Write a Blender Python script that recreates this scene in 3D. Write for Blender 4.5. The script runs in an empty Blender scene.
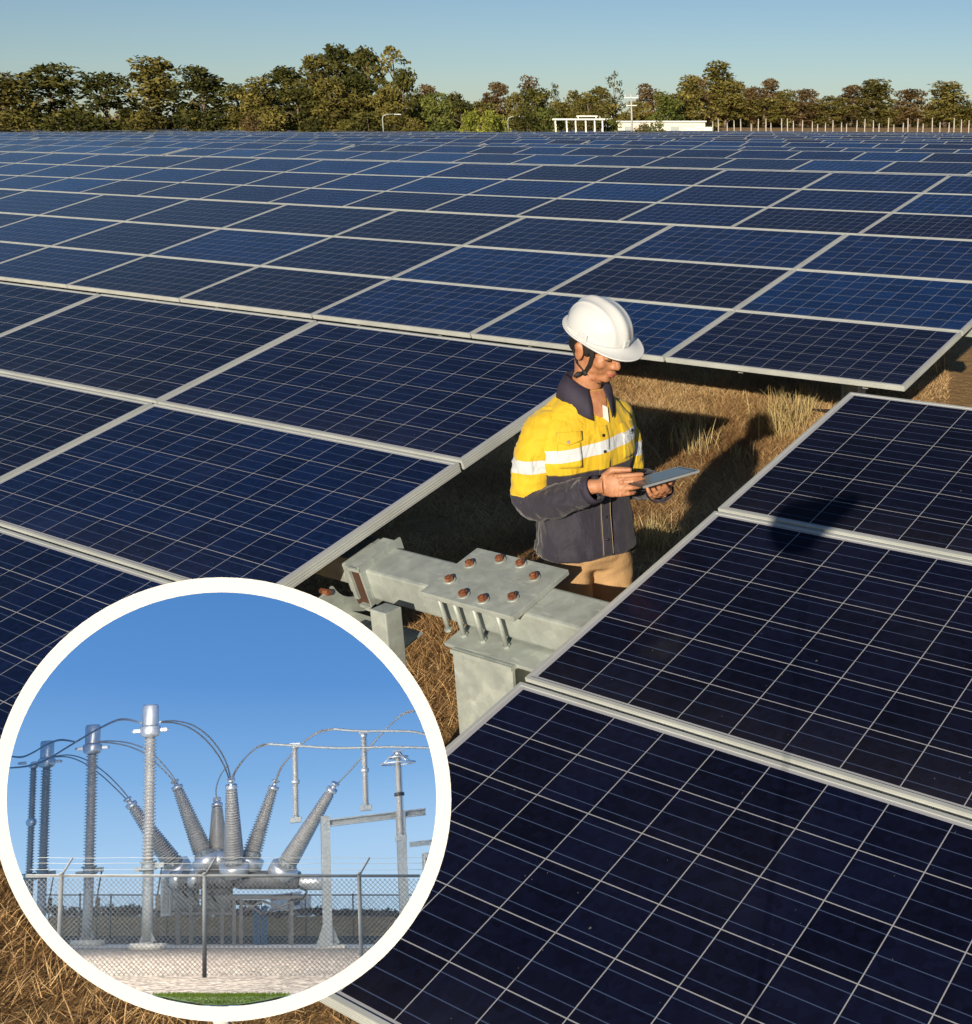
import bpy, bmesh, math, random
import numpy as np
from mathutils import Vector, Matrix, Euler
random.seed(7); rng = np.random.default_rng(7)
S = bpy.context.scene
COL = S.collection
PI = math.pi

# ------------------------------------------------------------------ helpers
def link(o, parent=None):
    COL.objects.link(o)
    if parent is not None: o.parent = parent
    return o
def tag(o, label=None, cat=None, group=None, kind=None):
    if label: o['label'] = label
    if cat: o['category'] = cat
    if group: o['group'] = group
    if kind: o['kind'] = kind
    return o
def empty(name, loc=(0,0,0), rotz=0.0):
    o = bpy.data.objects.new(name, None); o.empty_display_size = .1
    o.location = loc; o.rotation_euler = (0,0,rotz)
    return link(o)
def mesh_np(name, V, F, mat=None, parent=None, smooth=False, uvs=None):
    """V (n,3), F (m,k) arrays with k=3 or 4"""
    me = bpy.data.meshes.new(name)
    V = np.asarray(V, dtype=np.float32); F = np.asarray(F, dtype=np.int32)
    me.vertices.add(len(V)); me.vertices.foreach_set('co', V.ravel())
    k = F.shape[1]
    me.loops.add(F.size); me.loops.foreach_set('vertex_index', F.ravel())
    me.polygons.add(len(F)); me.polygons.foreach_set('loop_start', np.arange(len(F), dtype=np.int32)*k)
    me.update(calc_edges=True)
    if smooth: me.polygons.foreach_set('use_smooth', np.ones(len(F), dtype=bool))
    if mat: me.materials.append(mat)
    o = bpy.data.objects.new(name, me)
    return link(o, parent)
class MB:
    """collects shapes into one mesh"""
    def __init__(s): s.bm = bmesh.new(); s.mi = 0
    def _set(s, fs, smooth=False):
        for f in fs: f.material_index = s.mi; f.smooth = smooth
    def box(s, c, d, rot=None, bevel=0.0):
        n0 = set(s.bm.faces)
        r = bmesh.ops.create_cube(s.bm, size=1.0)
        M = Matrix.Translation(c) @ (rot.to_4x4() if rot is not None else Matrix.Identity(4)) @ Matrix.Diagonal((d[0],d[1],d[2],1))
        bmesh.ops.transform(s.bm, matrix=M, verts=r['verts'])
        if bevel > 0:
            es = list({e for v in r['verts'] for e in v.link_edges})
            bmesh.ops.bevel(s.bm, geom=es, offset=bevel, segments=2, affect='EDGES', profile=.6)
        s._set([f for f in s.bm.faces if f not in n0])
        return s
    def b2(s, a, b, bevel=0.0):
        c = [(a[i]+b[i])/2 for i in range(3)]; d = [abs(b[i]-a[i]) for i in range(3)]
        return s.box(c, d, None, bevel)
    def cyl(s, p, q, r0, r1=None, seg=12, caps=True, smooth=True):
        p = Vector(p); q = Vector(q); r1 = r0 if r1 is None else r1
        z = (q-p).normalized(); x = z.orthogonal().normalized(); y = z.cross(x)
        A = []; B = []
        for i in range(seg):
            a = 2*PI*i/seg; d = x*math.cos(a)+y*math.sin(a)
            A.append(s.bm.verts.new(p+d*r0)); B.append(s.bm.verts.new(q+d*r1))
        fs = [s.bm.faces.new((A[i],A[(i+1)%seg],B[(i+1)%seg],B[i])) for i in range(seg)]
        s._set(fs, smooth)
        if caps: s._set([s.bm.faces.new(A[::-1]), s.bm.faces.new(B)])
        return s
    def lathe(s, p, axis, prof, seg=16, caps=True):
        """prof = [(height along axis, radius)]"""
        p = Vector(p); z = Vector(axis).normalized(); x = z.orthogonal().normalized(); y = z.cross(x)
        rings = []
        for h, r in prof:
            rings.append([s.bm.verts.new(p+z*h+(x*math.cos(2*PI*i/seg)+y*math.sin(2*PI*i/seg))*r) for i in range(seg)])
        for a, b in zip(rings, rings[1:]):
            s._set([s.bm.faces.new((a[i],a[(i+1)%seg],b[(i+1)%seg],b[i])) for i in range(seg)], True)
        if caps: s._set([s.bm.faces.new(rings[0][::-1]), s.bm.faces.new(rings[-1])])
        return s
    def tube(s, pts, r, seg=8, caps=True):
        pts = [Vector(p) for p in pts]; n = len(pts)
        rr = r if isinstance(r, (list,tuple)) else [r]*n
        t0 = (pts[1]-pts[0]).normalized(); nrm = t0.orthogonal().normalized(); rings = []
        for i in range(n):
            t = (pts[min(i+1,n-1)]-pts[max(i-1,0)]).normalized()
            nrm = (nrm - t*nrm.dot(t)).normalized(); b = t.cross(nrm)
            rings.append([s.bm.verts.new(pts[i]+(nrm*math.cos(2*PI*j/seg)+b*math.sin(2*PI*j/seg))*rr[i]) for j in range(seg)])
        for a, b in zip(rings, rings[1:]):
            s._set([s.bm.faces.new((a[i],a[(i+1)%seg],b[(i+1)%seg],b[i])) for i in range(seg)], True)
        if caps: s._set([s.bm.faces.new(rings[0][::-1]), s.bm.faces.new(rings[-1])])
        return s
    def ell(s, c, r, rot=None, seg=20, rings=12):
        q = bmesh.ops.create_uvsphere(s.bm, u_segments=seg, v_segments=rings, radius=1.0)
        M = Matrix.Translation(c) @ (rot.to_4x4() if rot is not None else Matrix.Identity(4)) @ Matrix.Diagonal((r[0],r[1],r[2],1))
        bmesh.ops.transform(s.bm, matrix=M, verts=q['verts'])
        s._set(list({f for v in q['verts'] for f in v.link_faces}), True)
        return s
    def poly(s, pts): 
        s._set([s.bm.faces.new([s.bm.verts.new(p) for p in pts])]); return s
    def prism(s, pts, vec):
        """closed outline swept along vec"""
        vec = Vector(vec)
        A = [s.bm.verts.new(Vector(p)) for p in pts]; B = [s.bm.verts.new(Vector(p)+vec) for p in pts]
        n = len(A)
        fs = [s.bm.faces.new((A[i],A[(i+1)%n],B[(i+1)%n],B[i])) for i in range(n)]
        fs += [s.bm.faces.new(A[::-1]), s.bm.faces.new(B)]
        s._set(fs); return s
    def me(s, name, mats):
        bmesh.ops.recalc_face_normals(s.bm, faces=s.bm.faces)
        m = bpy.data.meshes.new(name); s.bm.to_mesh(m); s.bm.free()
        for x in (mats if isinstance(mats, (list,tuple)) else [mats]): m.materials.append(x)
        return m
    def build(s, name, mats, parent=None, loc=None, M=None):
        o = bpy.data.objects.new(name, s.me(name, mats)); link(o, parent)
        if loc is not None: o.location = loc
        if M is not None: o.matrix_local = M
        return o
def children_of(o): return [c for c in COL.objects if c.parent == o]
def copy_tree(o, parent=None, kids=None):
    c = o.copy(); COL.objects.link(c); c.parent = parent
    for ch in (kids[o] if kids else list(o.children)): copy_tree(ch, c, kids)
    return c

# ------------------------------------------------------------------ materials
class NT:
    def __init__(s, name):
        s.m = bpy.data.materials.new(name); s.m.use_nodes = True
        s.t = s.m.node_tree; s.n = s.t.nodes; s.b = s.n['Principled BSDF']; s.out = s.n['Material Output']
    def add(s, typ, **kw):
        n = s.n.new(typ)
        for k, v in kw.items():
            if k.startswith('i_'):
                n.inputs[k[2:].replace('_',' ')].default_value = v
            else: setattr(n, k, v)
        return n
    def l(s, a, b): s.t.links.new(a, b)
    def math(s, op, a, b=None, c=None):
        n = s.add('ShaderNodeMath', operation=op)
        for i, v in enumerate((a,b,c)):
            if v is None: continue
            if isinstance(v, (int,float)): n.inputs[i].default_value = v
            else: s.l(v, n.inputs[i])
        return n.outputs[0]
    def mix(s, fac, a, b):
        n = s.add('ShaderNodeMix', data_type='RGBA')
        for i, v in ((0,fac),(6,a),(7,b)):
            if isinstance(v, (int,float)): n.inputs[i].default_value = v
            elif isinstance(v, tuple): n.inputs[i].default_value = (*v,1) if len(v)==3 else v
            else: s.l(v, n.inputs[i])
        return n.outputs[2]
    def noise(s, scale, detail=4, rough=.55, coord=None, vec='Object', dist=0):
        if coord is None:
            tc = s.add('ShaderNodeTexCoord'); coord = tc.outputs[vec]
        n = s.add('ShaderNodeTexNoise'); n.inputs['Scale'].default_value = scale
        n.inputs['Detail'].default_value = detail; n.inputs['Roughness'].default_value = rough; n.inputs['Distortion'].default_value = dist
        s.l(coord, n.inputs['Vector']); return n
    def ramp(s, fac, stops):
        n = s.add('ShaderNodeValToRGB'); e = n.color_ramp.elements
        while len(e) > 1: e.remove(e[-1])
        e[0].position = stops[0][0]; e[0].color = (*stops[0][1],1)
        for p, c in stops[1:]:
            x = e.new(p); x.color = (*c,1)
        s.l(fac, n.inputs[0]); return n.outputs[0]
    def bump(s, h, strength=.3, dist=.01):
        n = s.add('ShaderNodeBump'); n.inputs['Strength'].default_value = strength; n.inputs['Distance'].default_value = dist
        s.l(h, n.inputs['Height']); s.l(n.outputs[0], s.b.inputs['Normal']); return n
    def set(s, **kw):
        for k, v in kw.items():
            k = k.replace('_',' ')
            if k == 'Base Color' and isinstance(v, tuple): v = (*v,1)
            if hasattr(v, 'links') or hasattr(v, 'is_linked'): s.l(v, s.b.inputs[k])
            else: s.b.inputs[k].default_value = v
        return s
def simple(name, col, rough=.6, metal=0.0, var=.15, scale=6.0, bump=0.0, bscale=None, coat=0):
    t = NT(name); n = t.noise(scale, 5)
    lo = tuple(c*(1-var) for c in col); hi = tuple(min(1,c*(1+var)) for c in col)
    t.set(Base_Color=t.ramp(n.outputs[0], [(.3,lo),(.7,hi)]), Roughness=rough, Metallic=metal, Coat_Weight=coat)
    if bump > 0:
        n2 = t.noise(bscale or scale*8, 4); t.bump(n2.outputs[0], bump, .01)
    return t.m

def panel_material():
    t = NT('solar_glass')
    tc = t.add('ShaderNodeTexCoord'); sp = t.add('ShaderNodeSeparateXYZ'); t.l(tc.outputs['Object'], sp.inputs[0])
    P = .1585
    u = t.math('DIVIDE', t.math('SUBTRACT', sp.outputs[0], .027), P)
    v = t.math('DIVIDE', t.math('SUBTRACT', sp.outputs[1], .0205), P)
    def dist_int(w): return t.math('ABSOLUTE', t.math('SUBTRACT', w, t.math('ROUND', w)))
    lu = t.math('LESS_THAN', dist_int(u), .0085); lv = t.math('LESS_THAN', dist_int(v), .0085)
    line = t.math('MAXIMUM', lu, lv)
    out = t.math('MAXIMUM', t.math('MAXIMUM', t.math('LESS_THAN', u, 0.0), t.math('GREATER_THAN', u, 12.0)),
                 t.math('MAXIMUM', t.math('LESS_THAN', v, 0.0), t.math('GREATER_THAN', v, 6.0)))
    line = t.math('MAXIMUM', line, out)
    bus = t.math('LESS_THAN', dist_int(t.math('ADD', t.math('MULTIPLY', v, 3.0), .5)), .022)
    # crystal mottling of the polycrystalline cells, and a tone per cell
    vo = t.add('ShaderNodeTexVoronoi'); vo.inputs['Scale'].default_value = 55; t.l(tc.outputs['Object'], vo.inputs['Vector'])
    cell = t.add('ShaderNodeTexWhiteNoise', noise_dimensions='3D')
    cv = t.add('ShaderNodeCombineXYZ'); t.l(t.math('FLOOR', u), cv.inputs[0]); t.l(t.math('FLOOR', v), cv.inputs[1])
    oi = t.add('ShaderNodeObjectInfo'); t.l(t.math('MULTIPLY', oi.outputs['Random'], 57.0), cv.inputs[2]); t.l(cv.outputs[0], cell.inputs['Vector'])
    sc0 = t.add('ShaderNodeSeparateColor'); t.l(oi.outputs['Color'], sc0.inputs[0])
    tone = t.ramp(sc0.outputs[0], [(0,(.0035,.0045,.015)),(.35,(.0035,.0065,.027)),(.6,(.003,.013,.060)),(.85,(.003,.024,.098)),(1,(.003,.032,.125))])  # per-panel tone; blue end paints sky reflection into the far rows' colour
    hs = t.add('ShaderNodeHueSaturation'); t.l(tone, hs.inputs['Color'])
    sepv = t.add('ShaderNodeSeparateColor'); t.l(vo.outputs['Color'], sepv.inputs[0])
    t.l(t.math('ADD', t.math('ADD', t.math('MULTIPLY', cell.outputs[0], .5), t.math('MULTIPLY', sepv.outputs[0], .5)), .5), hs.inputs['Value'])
    c = t.mix(bus, hs.outputs[0], (.05,.075,.15))
    c = t.mix(line, c, (.33,.34,.37))
    # dust specks and a thin dust film
    nz = t.noise(1.2, 6, .6); sp2 = t.noise(70, 2); 
    speck = t.math('GREATER_THAN', sp2.outputs[0], .775)
    mp = t.add('ShaderNodeMapping'); mp.inputs['Scale'].default_value = (9,.8,1); t.l(tc.outputs['Object'], mp.inputs[0]); st = t.noise(1.6, 6, .65, coord=mp.outputs[0])
    edge = t.math('POWER', t.math('SUBTRACT', 1.0, t.math('MINIMUM', t.math('MULTIPLY', sp.outputs[1], 2.2), 1.0)), 3.0)
    film = t.math('ADD', t.math('MULTIPLY', t.math('POWER', nz.outputs[0], 3.0), .06), t.math('MULTIPLY', t.math('MULTIPLY', edge, st.outputs[0]), .05))
    c = t.mix(film, c, (.30,.27,.23))
    c = t.mix(t.math('MULTIPLY', speck, .5), c, (.25,.24,.22))
    t.set(Base_Color=c, Roughness=.16)
    t.l(t.math('MULTIPLY', sc0.outputs[1], 1.0), t.b.inputs['Specular IOR Level'])
    r = t.math('ADD', t.math('MULTIPLY', nz.outputs[0], .16), .05); t.l(r, t.b.inputs['Roughness'])
    return t.m

def alu(name, col=(.58,.61,.585), rough=.45, metal=.35):
    t = NT(name); tc = t.add('ShaderNodeTexCoord')
    n = t.noise(3, 5); mp = t.add('ShaderNodeMapping'); mp.inputs['Scale'].default_value = (.6,.6,220); t.l(tc.outputs['Object'], mp.inputs[0])
    w = t.noise(1, 2, coord=mp.outputs[0])
    d = tuple(x*.78 for x in col)
    t.set(Base_Color=t.ramp(n.outputs[0], [(.3,d),(.65,col)]), Roughness=rough, Metallic=metal)
    t.bump(w.outputs[0], .25, .002)
    return t.m
def galv(name='galvanised_steel', col=(.36,.40,.37)):
    t = NT(name); tc = t.add('ShaderNodeTexCoord')
    a = t.noise(9, 6, .65); v = t.add('ShaderNodeTexVoronoi'); v.inputs['Scale'].default_value = 28; t.l(tc.outputs['Object'], v.inputs['Vector'])
    mp = t.add('ShaderNodeMapping'); mp.inputs['Scale'].default_value = (3,14,3); mp.inputs['Rotation'].default_value=(0,0,.7); t.l(tc.outputs['Object'], mp.inputs[0])
    st = t.noise(3, 6, .6, coord=mp.outputs[0], dist=.6)
    base = t.ramp(a.outputs[0], [(.3,tuple(x*.72 for x in col)),(.5,col),(.75,tuple(min(1,x*1.3) for x in col))])
    sc = t.add('ShaderNodeSeparateColor'); t.l(v.outputs['Color'], sc.inputs[0])
    c = t.mix(t.math('MULTIPLY', sc.outputs[0], .5), base, (.25,.28,.28))
    wh = t.ramp(st.outputs[0], [(.60,(0,0,0)),(.70,(1,1,1))])
    c = t.mix(t.math('MULTIPLY', wh, .4), c, (.62,.65,.60))
    rs = t.noise(5, 8, .7); rmask = t.ramp(rs.outputs[0], [(.66,(0,0,0)),(.74,(1,1,1))])
    c = t.mix(t.math('MULTIPLY', rmask, .25), c, (.20,.11,.05))
    t.set(Base_Color=c, Roughness=.55, Metallic=.25); t.bump(a.outputs[0], .25, .004)
    return t.m
def rust():
    t = NT('rusty_bolt'); a = t.noise(60, 6, .7)
    t.set(Base_Color=t.ramp(a.outputs[0], [(.3,(.05,.018,.010)),(.5,(.17,.055,.022)),(.7,(.30,.13,.06))]), Roughness=.8, Metallic=.2)
    t.bump(a.outputs[0], .6, .004); return t.m
def ground_mat():
    t = NT('dry_soil'); tc = t.add('ShaderNodeTexCoord')
    a = t.noise(.35, 7, .6, coord=tc.outputs['Object']); b = t.noise(9, 8, .7, coord=tc.outputs['Object']); c_ = t.noise(70, 5, .7, coord=tc.outputs['Object'])
    col = t.ramp(b.outputs[0], [(.28,(.08,.04,.015)),(.5,(.32,.19,.08)),(.72,(.50,.33,.15))])
    col2 = t.ramp(a.outputs[0], [(.35,(.33,.22,.11)),(.65,(.20,.13,.06))])
    m = t.mix(.35, col, col2)
    m = t.mix(t.ramp(c_.outputs[0], [(.45,(0,0,0)),(.65,(.6,.6,.6))]), m, (.40,.27,.13))
    t.set(Base_Color=m, Roughness=.95, Specular_IOR_Level=.1)
    t.bump(b.outputs[0], .8, .05); return t.m
def leaf_mat(name, c0, c1, c2, trans=.25):
    t = NT(name); g = t.add('ShaderNodeNewGeometry'); oi = t.add('ShaderNodeObjectInfo')
    r = t.add('ShaderNodeAttribute'); r.attribute_name = 'tone'
    f = t.math('ADD', t.math('MULTIPLY', r.outputs['Fac'], .75), t.math('MULTIPLY', oi.outputs['Random'], .25))
    c = t.ramp(f, [(.1,c0),(.5,c1),(.9,c2)])
    t.set(Base_Color=c, Roughness=.75, Specular_IOR_Level=.2)
    tr = t.add('ShaderNodeBsdfTranslucent'); t.l(c, tr.inputs[0]); mx = t.add('ShaderNodeMixShader'); mx.inputs[0].default_value = trans
    t.l(t.b.outputs[0], mx.inputs[1]); t.l(tr.outputs[0], mx.inputs[2]); t.l(mx.outputs[0], t.out.inputs[0])
    return t.m
M_GLASS = panel_material(); M_FRAME = alu('anodised_frame'); M_GALV = galv(); M_RUST = rust(); M_SOIL = ground_mat()
M_DARK = simple('dark_rubber', (.02,.02,.022), .5); M_BACK = simple('white_backsheet', (.55,.55,.53), .6)
M_WHITE = simple('white_paint', (.75,.74,.70), .5, var=.06)
M_CONC = simple('concrete', (.42,.40,.36), .9, var=.2, scale=5, bump=.3)

# ------------------------------------------------------------------ camera, sky and sun
CAM = Vector((2.13688, -2.75437, 1.36700))
FW = Vector((-.50022337,.80833832,-.31042832)); RT = Vector((.85041322,.5261152,-.00037848)); UP = Vector((-.16301512,.26418168,.95059671))
FPX = 1203.32; PX0 = 750.0; PY0 = 512.0
cd = bpy.data.cameras.new('camera'); cam = bpy.data.objects.new('camera', cd); link(cam)
R3 = Matrix((RT, UP, -FW)).transposed()
cam.matrix_world = Matrix.Translation(CAM) @ R3.to_4x4()
cd.sensor_fit = 'HORIZONTAL'; cd.sensor_width = 36; cd.lens = FPX/972*36
cd.shift_x = (486-PX0)/972; cd.shift_y = (PY0-512)/972
cd.clip_start = .05; cd.clip_end = 6000
S.camera = cam
def ray(x, y): return FW + RT*((x-PX0)/FPX) + UP*((PY0-y)/FPX)
def onz(x, y, z):
    d = ray(x, y); return CAM + d*((z-CAM.z)/d.z)
def at(x, dist, z=-1.0):
    """ground point under image column x (at horizon level) at horizontal distance dist"""
    d = ray(x, 125); h = Vector((d.x,d.y,0)).normalized(); p = CAM + h*dist; p.z = z; return p
def mpp(P): return (Vector(P)-CAM).dot(FW)/FPX      # metres per pixel there

SUN_EL = math.radians(17.0); TRAVEL = Vector((-.433,.901,0)).normalized()
sd = bpy.data.lights.new('sun','SUN'); sd.energy = 5.0; sd.angle = math.radians(.55); sd.color = (1,.87,.68)
so = bpy.data.objects.new('sun', sd); link(so)
ld = Vector((TRAVEL.x*math.cos(SUN_EL), TRAVEL.y*math.cos(SUN_EL), -math.sin(SUN_EL)))
so.rotation_euler = ld.to_track_quat('-Z','Y').to_euler(); so.location = (5,-12,8)
W = bpy.data.worlds.new('World'); S.world = W; W.use_nodes = True
wn = W.node_tree.nodes; wl = W.node_tree.links
bg = wn['Background']; sk = wn.new('ShaderNodeTexSky'); sk.sky_type = 'NISHITA'; sk.sun_disc = False
sk.sun_elevation = SUN_EL; sk.sun_rotation = math.atan2(-TRAVEL.x, -TRAVEL.y)
sk.air_density = .8; sk.dust_density = .2; sk.ozone_density = 3.0; sk.altitude = 100
wl.new(sk.outputs[0], bg.inputs[0]); bg.inputs[1].default_value = .055
vs = S.view_settings; vs.view_transform = 'Standard'; vs.look = 'None'; vs.exposure = .42; vs.gamma = 1
S.render.engine = 'CYCLES'; S.cycles.max_bounces = 6

# ------------------------------------------------------------------ ground
gz = -1.0
g = mesh_np('ground', [(-3000,-3000,gz),(3000,-3000,gz),(3000,3000,gz),(-3000,3000,gz)], [(0,1,2,3)], M_SOIL); tag(g, kind='structure')

# ------------------------------------------------------------------ solar tables
PL, PW, GAP = 1.956, .992, .020       # panel size and gap
mb = MB()                              # frame: four aluminium sections
t_, h_ = .011, .040
mb.b2((0,0,-h_),(PL,t_,0)); mb.b2((0,PW-t_,-h_),(PL,PW,0)); mb.b2((0,t_,-h_),(t_,PW-t_,0)); mb.b2((PL-t_,t_,-h_),(PL,PW-t_,0))
# grooves: fine ribs along the outside faces
for k in range(3):
    z = -.010-.010*k
    mb.b2((-.0015,.002,z-.003),(0.0,PW-.002,z)); mb.b2((PL,.002,z-.003),(PL+.0015,PW-.002,z))
    mb.b2((.002,-.0015,z-.003),(PL-.002,0,z))
ME_FRAME = mb.me('frame', M_FRAME)
mb = MB(); mb.b2((t_,t_,-.007),(PL-t_,PW-t_,-.003)); ME_GLASS = mb.me('solar_panel', M_GLASS)
# far panels: glass and frame in one mesh (too small to show the pieces)
mb = MB(); mb.mi = 0; mb.b2((t_+.004,t_+.004,-.02),(PL-t_-.004,PW-t_-.004,-.003)); mb.mi = 1
t2 = .014
mb.b2((0,0,-h_),(PL,t2,0)); mb.b2((0,PW-t2,-h_),(PL,PW,0)); mb.b2((0,t2,-h_),(t2,PW-t2,0)); mb.b2((PL-t2,t2,-h_),(PL,PW-t2,0))
ME_FAR = mb.me('solar_panel', [M_GLASS, M_FRAME])

def solar_table(x0, ncols, yc, zc, tilt, label, detail, tones=(0,1), spec=.25, posts=None):
    """x0 = left end; rows of three panels on a torque tube along x"""
    root = empty('solar_table', (x0, yc, gz)); tag(root, label, 'solar panels', 'solar panel tables in long rows')
    R = Matrix.Rotation(tilt, 4, 'X'); T = Matrix.Translation((0,0,zc-gz)) @ R
    for c in range(ncols):
        for r in range(3):
            M = T @ Matrix.Translation((c*(PL+GAP), -1.5*(PW+GAP)+r*(PW+GAP)+random.uniform(-.002,.002), random.uniform(-.001,.001)))
            if detail:
                o = bpy.data.objects.new('solar_panel', ME_GLASS); link(o, root); o.matrix_local = M; o.color = (random.uniform(*tones), spec, 0, 1)
                f = bpy.data.objects.new('frame', ME_FRAME); link(f, o)
            else:
                o = bpy.data.objects.new('solar_panel', ME_FAR); link(o, root); o.matrix_local = M; o.color = (random.uniform(*tones), spec, 0, 1)
    L = ncols*(PL+GAP)
    tb = MB(); tb.box((L/2,0,-.17),(L+(.0 if detail else .1),.15,.12),None,.006); 
    tb.build('torque_tube', M_GALV, root, M=T)
    rl = MB()
    if detail:
        n = ncols*2
        for k in range(n):
            x = .35+k*(L-.7)/(n-1)
            rl.b2((x-.02,-1.45,-.088),(x+.02,1.45,-.042)); rl.b2((x-.05,-.075,-.110),(x+.05,.075,-.089))
        rl.build('purlin', M_GALV, root, M=T)
    np_ = max(2, ncols//3)
    for x in (posts or [L*(k+.5)/np_ for k in range(np_)]):
        p = MB(); H = zc-gz-.23
        p.b2((x-.075,-.006,0),(x+.075,.006,H)); p.b2((x-.075,-.07,0),(x-.067,.07,H)); p.b2((x+.067,-.07,0),(x+.075,.07,H)); p.b2((x-.09,-.09,H),(x+.09,.09,H+.012))
        p.build('post', M_GALV, root)
    return root
XL, XR = -1.187, 0.0
tw = lambda n: n*(PL+GAP)-GAP
T0R, T0L = math.radians(12.85), math.radians(14.47)
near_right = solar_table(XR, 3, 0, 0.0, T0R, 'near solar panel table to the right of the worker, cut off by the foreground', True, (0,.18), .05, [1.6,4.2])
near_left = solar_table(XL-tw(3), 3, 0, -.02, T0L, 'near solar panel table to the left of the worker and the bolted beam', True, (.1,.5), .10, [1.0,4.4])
ordn = ['first','second','third','fourth','fifth','sixth','seventh','eighth','ninth','tenth','eleventh','twelfth','thirteenth','fourteenth','fifteenth','sixteenth']
rows = [(5.977,.015,13.02),(13.10,.263,12.0)]
y = 13.10
while y < 98:
    y += 6.55; rows.append((y, .27 - (y-13)*.004, 12.0+random.uniform(-1.5,1.5)))
def proj(P):
    d = Vector(P)-CAM; z = d.dot(FW); return PX0+FPX*d.dot(RT)/z, PY0-FPX*d.dot(UP)/z, z
NC = 8
for i, (yc, zc, tl) in enumerate(rows):
    detail = i == 0
    n = 6 if i == 0 else NC
    # starting points of the tables leftwards from the aisle, and one or two to its right
    starts = []
    x = XL+.045
    k = 0
    while True:
        x0 = x - tw(n)
        px1 = proj((x, yc, zc))[0]; 
        if px1 < -120: break
        starts.append(x0); x = x0-(GAP if k % 2 == 0 else .35); k += 1
        if len(starts) > 12: break
    x = XR
    while proj((x, yc-1.4, zc))[0] < 1060 and len(starts) < 16:
        starts.append(x); x += tw(n)+.35
    # keep what the frame (with a margin) can see
    vis = []
    for x0 in starts:
        a = proj((x0,yc,zc))[0]; b = proj((x0+tw(n),yc,zc))[0]
        if b > -130 and a < 1100: vis.append(x0)
    vis.sort()
    for j, x0 in enumerate(vis):
        pos = 'leftmost table' if j == 0 else ('rightmost table' if j == len(vis)-1 else '%s table from the left' % ordn[j])
        if len(vis) == 1: pos = 'only table'
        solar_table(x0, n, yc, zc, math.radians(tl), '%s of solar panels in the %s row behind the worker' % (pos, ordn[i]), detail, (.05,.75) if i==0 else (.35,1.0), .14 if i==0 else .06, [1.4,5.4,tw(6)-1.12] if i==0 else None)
print('tables rows', len(rows))

# ------------------------------------------------------------------ bolted beam across the aisle
tilt = math.radians(14.5); RX = Matrix.Rotation(tilt, 4, 'X')
beam = empty('bolted_beam', (-.54,-.03,gz)); tag(beam, 'square galvanised beam with a thick bolted plate on top, bridging the gap between the two near tables', 'steel beam')
BT = Matrix.Translation((0,0,.83)) @ RX
mb = MB(); mb.box((-.01,0,0),(1.30,.155,.125),None,.010); mb.build('beam', M_GALV, beam, M=BT)
mb = MB(); mb.box((0,0,.074),(.41,.285,.020),None,.003); mb.build('top_plate', M_GALV, beam, M=BT@Matrix.Translation((0,.012,0)))
bolts = [(-.150,.045),(-.065,.105),(.025,.108),(.125,.060),(-.150,-.055),(-.040,-.105),(.045,-.105),(.135,-.060)]
for bx, by in bolts:
    m = MB(); z0 = .084
    m.lathe((bx,by+.012,z0),(0,0,1),[(0,.0215),(.004,.0215),(.0045,.020)],20); 
    w = m.build('bolt', M_GALV, beam, M=BT)
    m = MB(); a0 = random.random()*PI
    pts = [(bx+.0155*math.cos(a0+i*PI/3), by+.012+.0155*math.sin(a0+i*PI/3), z0+.0045) for i in range(6)]
    m.prism(pts,(0,0,.012)); m.cyl((bx,by+.012,z0+.016),(bx,by+.012,z0+.021),.0095,.008,10)
    m.build('nut', M_RUST, w)
# clamp rods down to the cap plate
for rx, ry in ((-.150,-.108),(-.075,-.112),(.010,-.112),(.110,-.108),(-.1,.108),(.08,.108)):
    m = MB(); m.cyl((rx,ry,-.082),(rx,ry,.066),.0085,None,10); m.cyl((rx,ry,-.076),(rx,ry,-.067),.014,.014,6,smooth=False); m.build('rod', M_GALV, beam, M=BT)
m = MB(); m.box((.085,-.02,-.082),(.40,.30,.014),None,.003); m.build('cap_plate', M_GALV, beam, M=BT)
m = MB(); m.b2((-.06,-.16,0),(.20,-.148,.715)); m.b2((-.06,.07,0),(.20,.082,.715)); m.b2((.064,-.148,0),(.076,.07,.715)); m.b2((-.062,-.17,.700),(.205,.09,.714)); m.build('column', M_GALV, beam)
m = MB(); m.box((.07,-.04,.03),(.42,.42,.06),None,.01); m.build('footing', M_CONC, beam)
# bearing bracket at the left end
br = empty('bearing_bracket', (-1.13,-.03,gz)); tag(br, 'galvanised bearing bracket with brown liner holding the left end of the square beam', 'bracket')
BB = Matrix.Translation((0,0,.83)) @ RX
m = MB(); m.b2((.050,-.100,-.085),(.058,.105,.088)); m.b2((.0,-.106,.068),(.058,-.098,.080)); m.b2((.0,-.106,-.09),(.058,-.080,-.078)); m.b2((.03,-.112,-.092),(.058,-.080,-.08)); m.build('flange', M_GALV, br, M=BB)
M_LINER = simple('brown_liner', (.06,.028,.018), .45)
m = MB(); m.b2((-.035,-.090,-.098),(.045,.088,.060),.008); m.build('liner', M_LINER, br, M=BB)
m = MB(); m.b2((-.03,-.096,.062),(.049,.1,.074),.003); m.b2((-.02,-.102,-.06),(.0,-.0915,.062)); m.build('strap', M_GALV, br, M=BB)
def cradle(x0, t, Ro=.185, Ri=.118):
    pts = []
    for i in range(17): a = PI+.15+(PI-.3)*i/16; pts.append((x0, Ro*math.cos(a), Ro*math.sin(a)))
    for i in range(17): a = 2*PI-.15-(PI-.3)*i/16; pts.append((x0, Ri*math.cos(a), Ri*math.sin(a)))
    return pts
m = MB()
P_ = cradle(-.11,.0); n_ = 17
for s in range(16):
    q = [P_[s], P_[s+1], P_[33-s-1], P_[33-s]]; m.prism(q, (.012,0,0))
m.build('cradle', M_GALV, br, M=BB)
m = MB()
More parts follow.
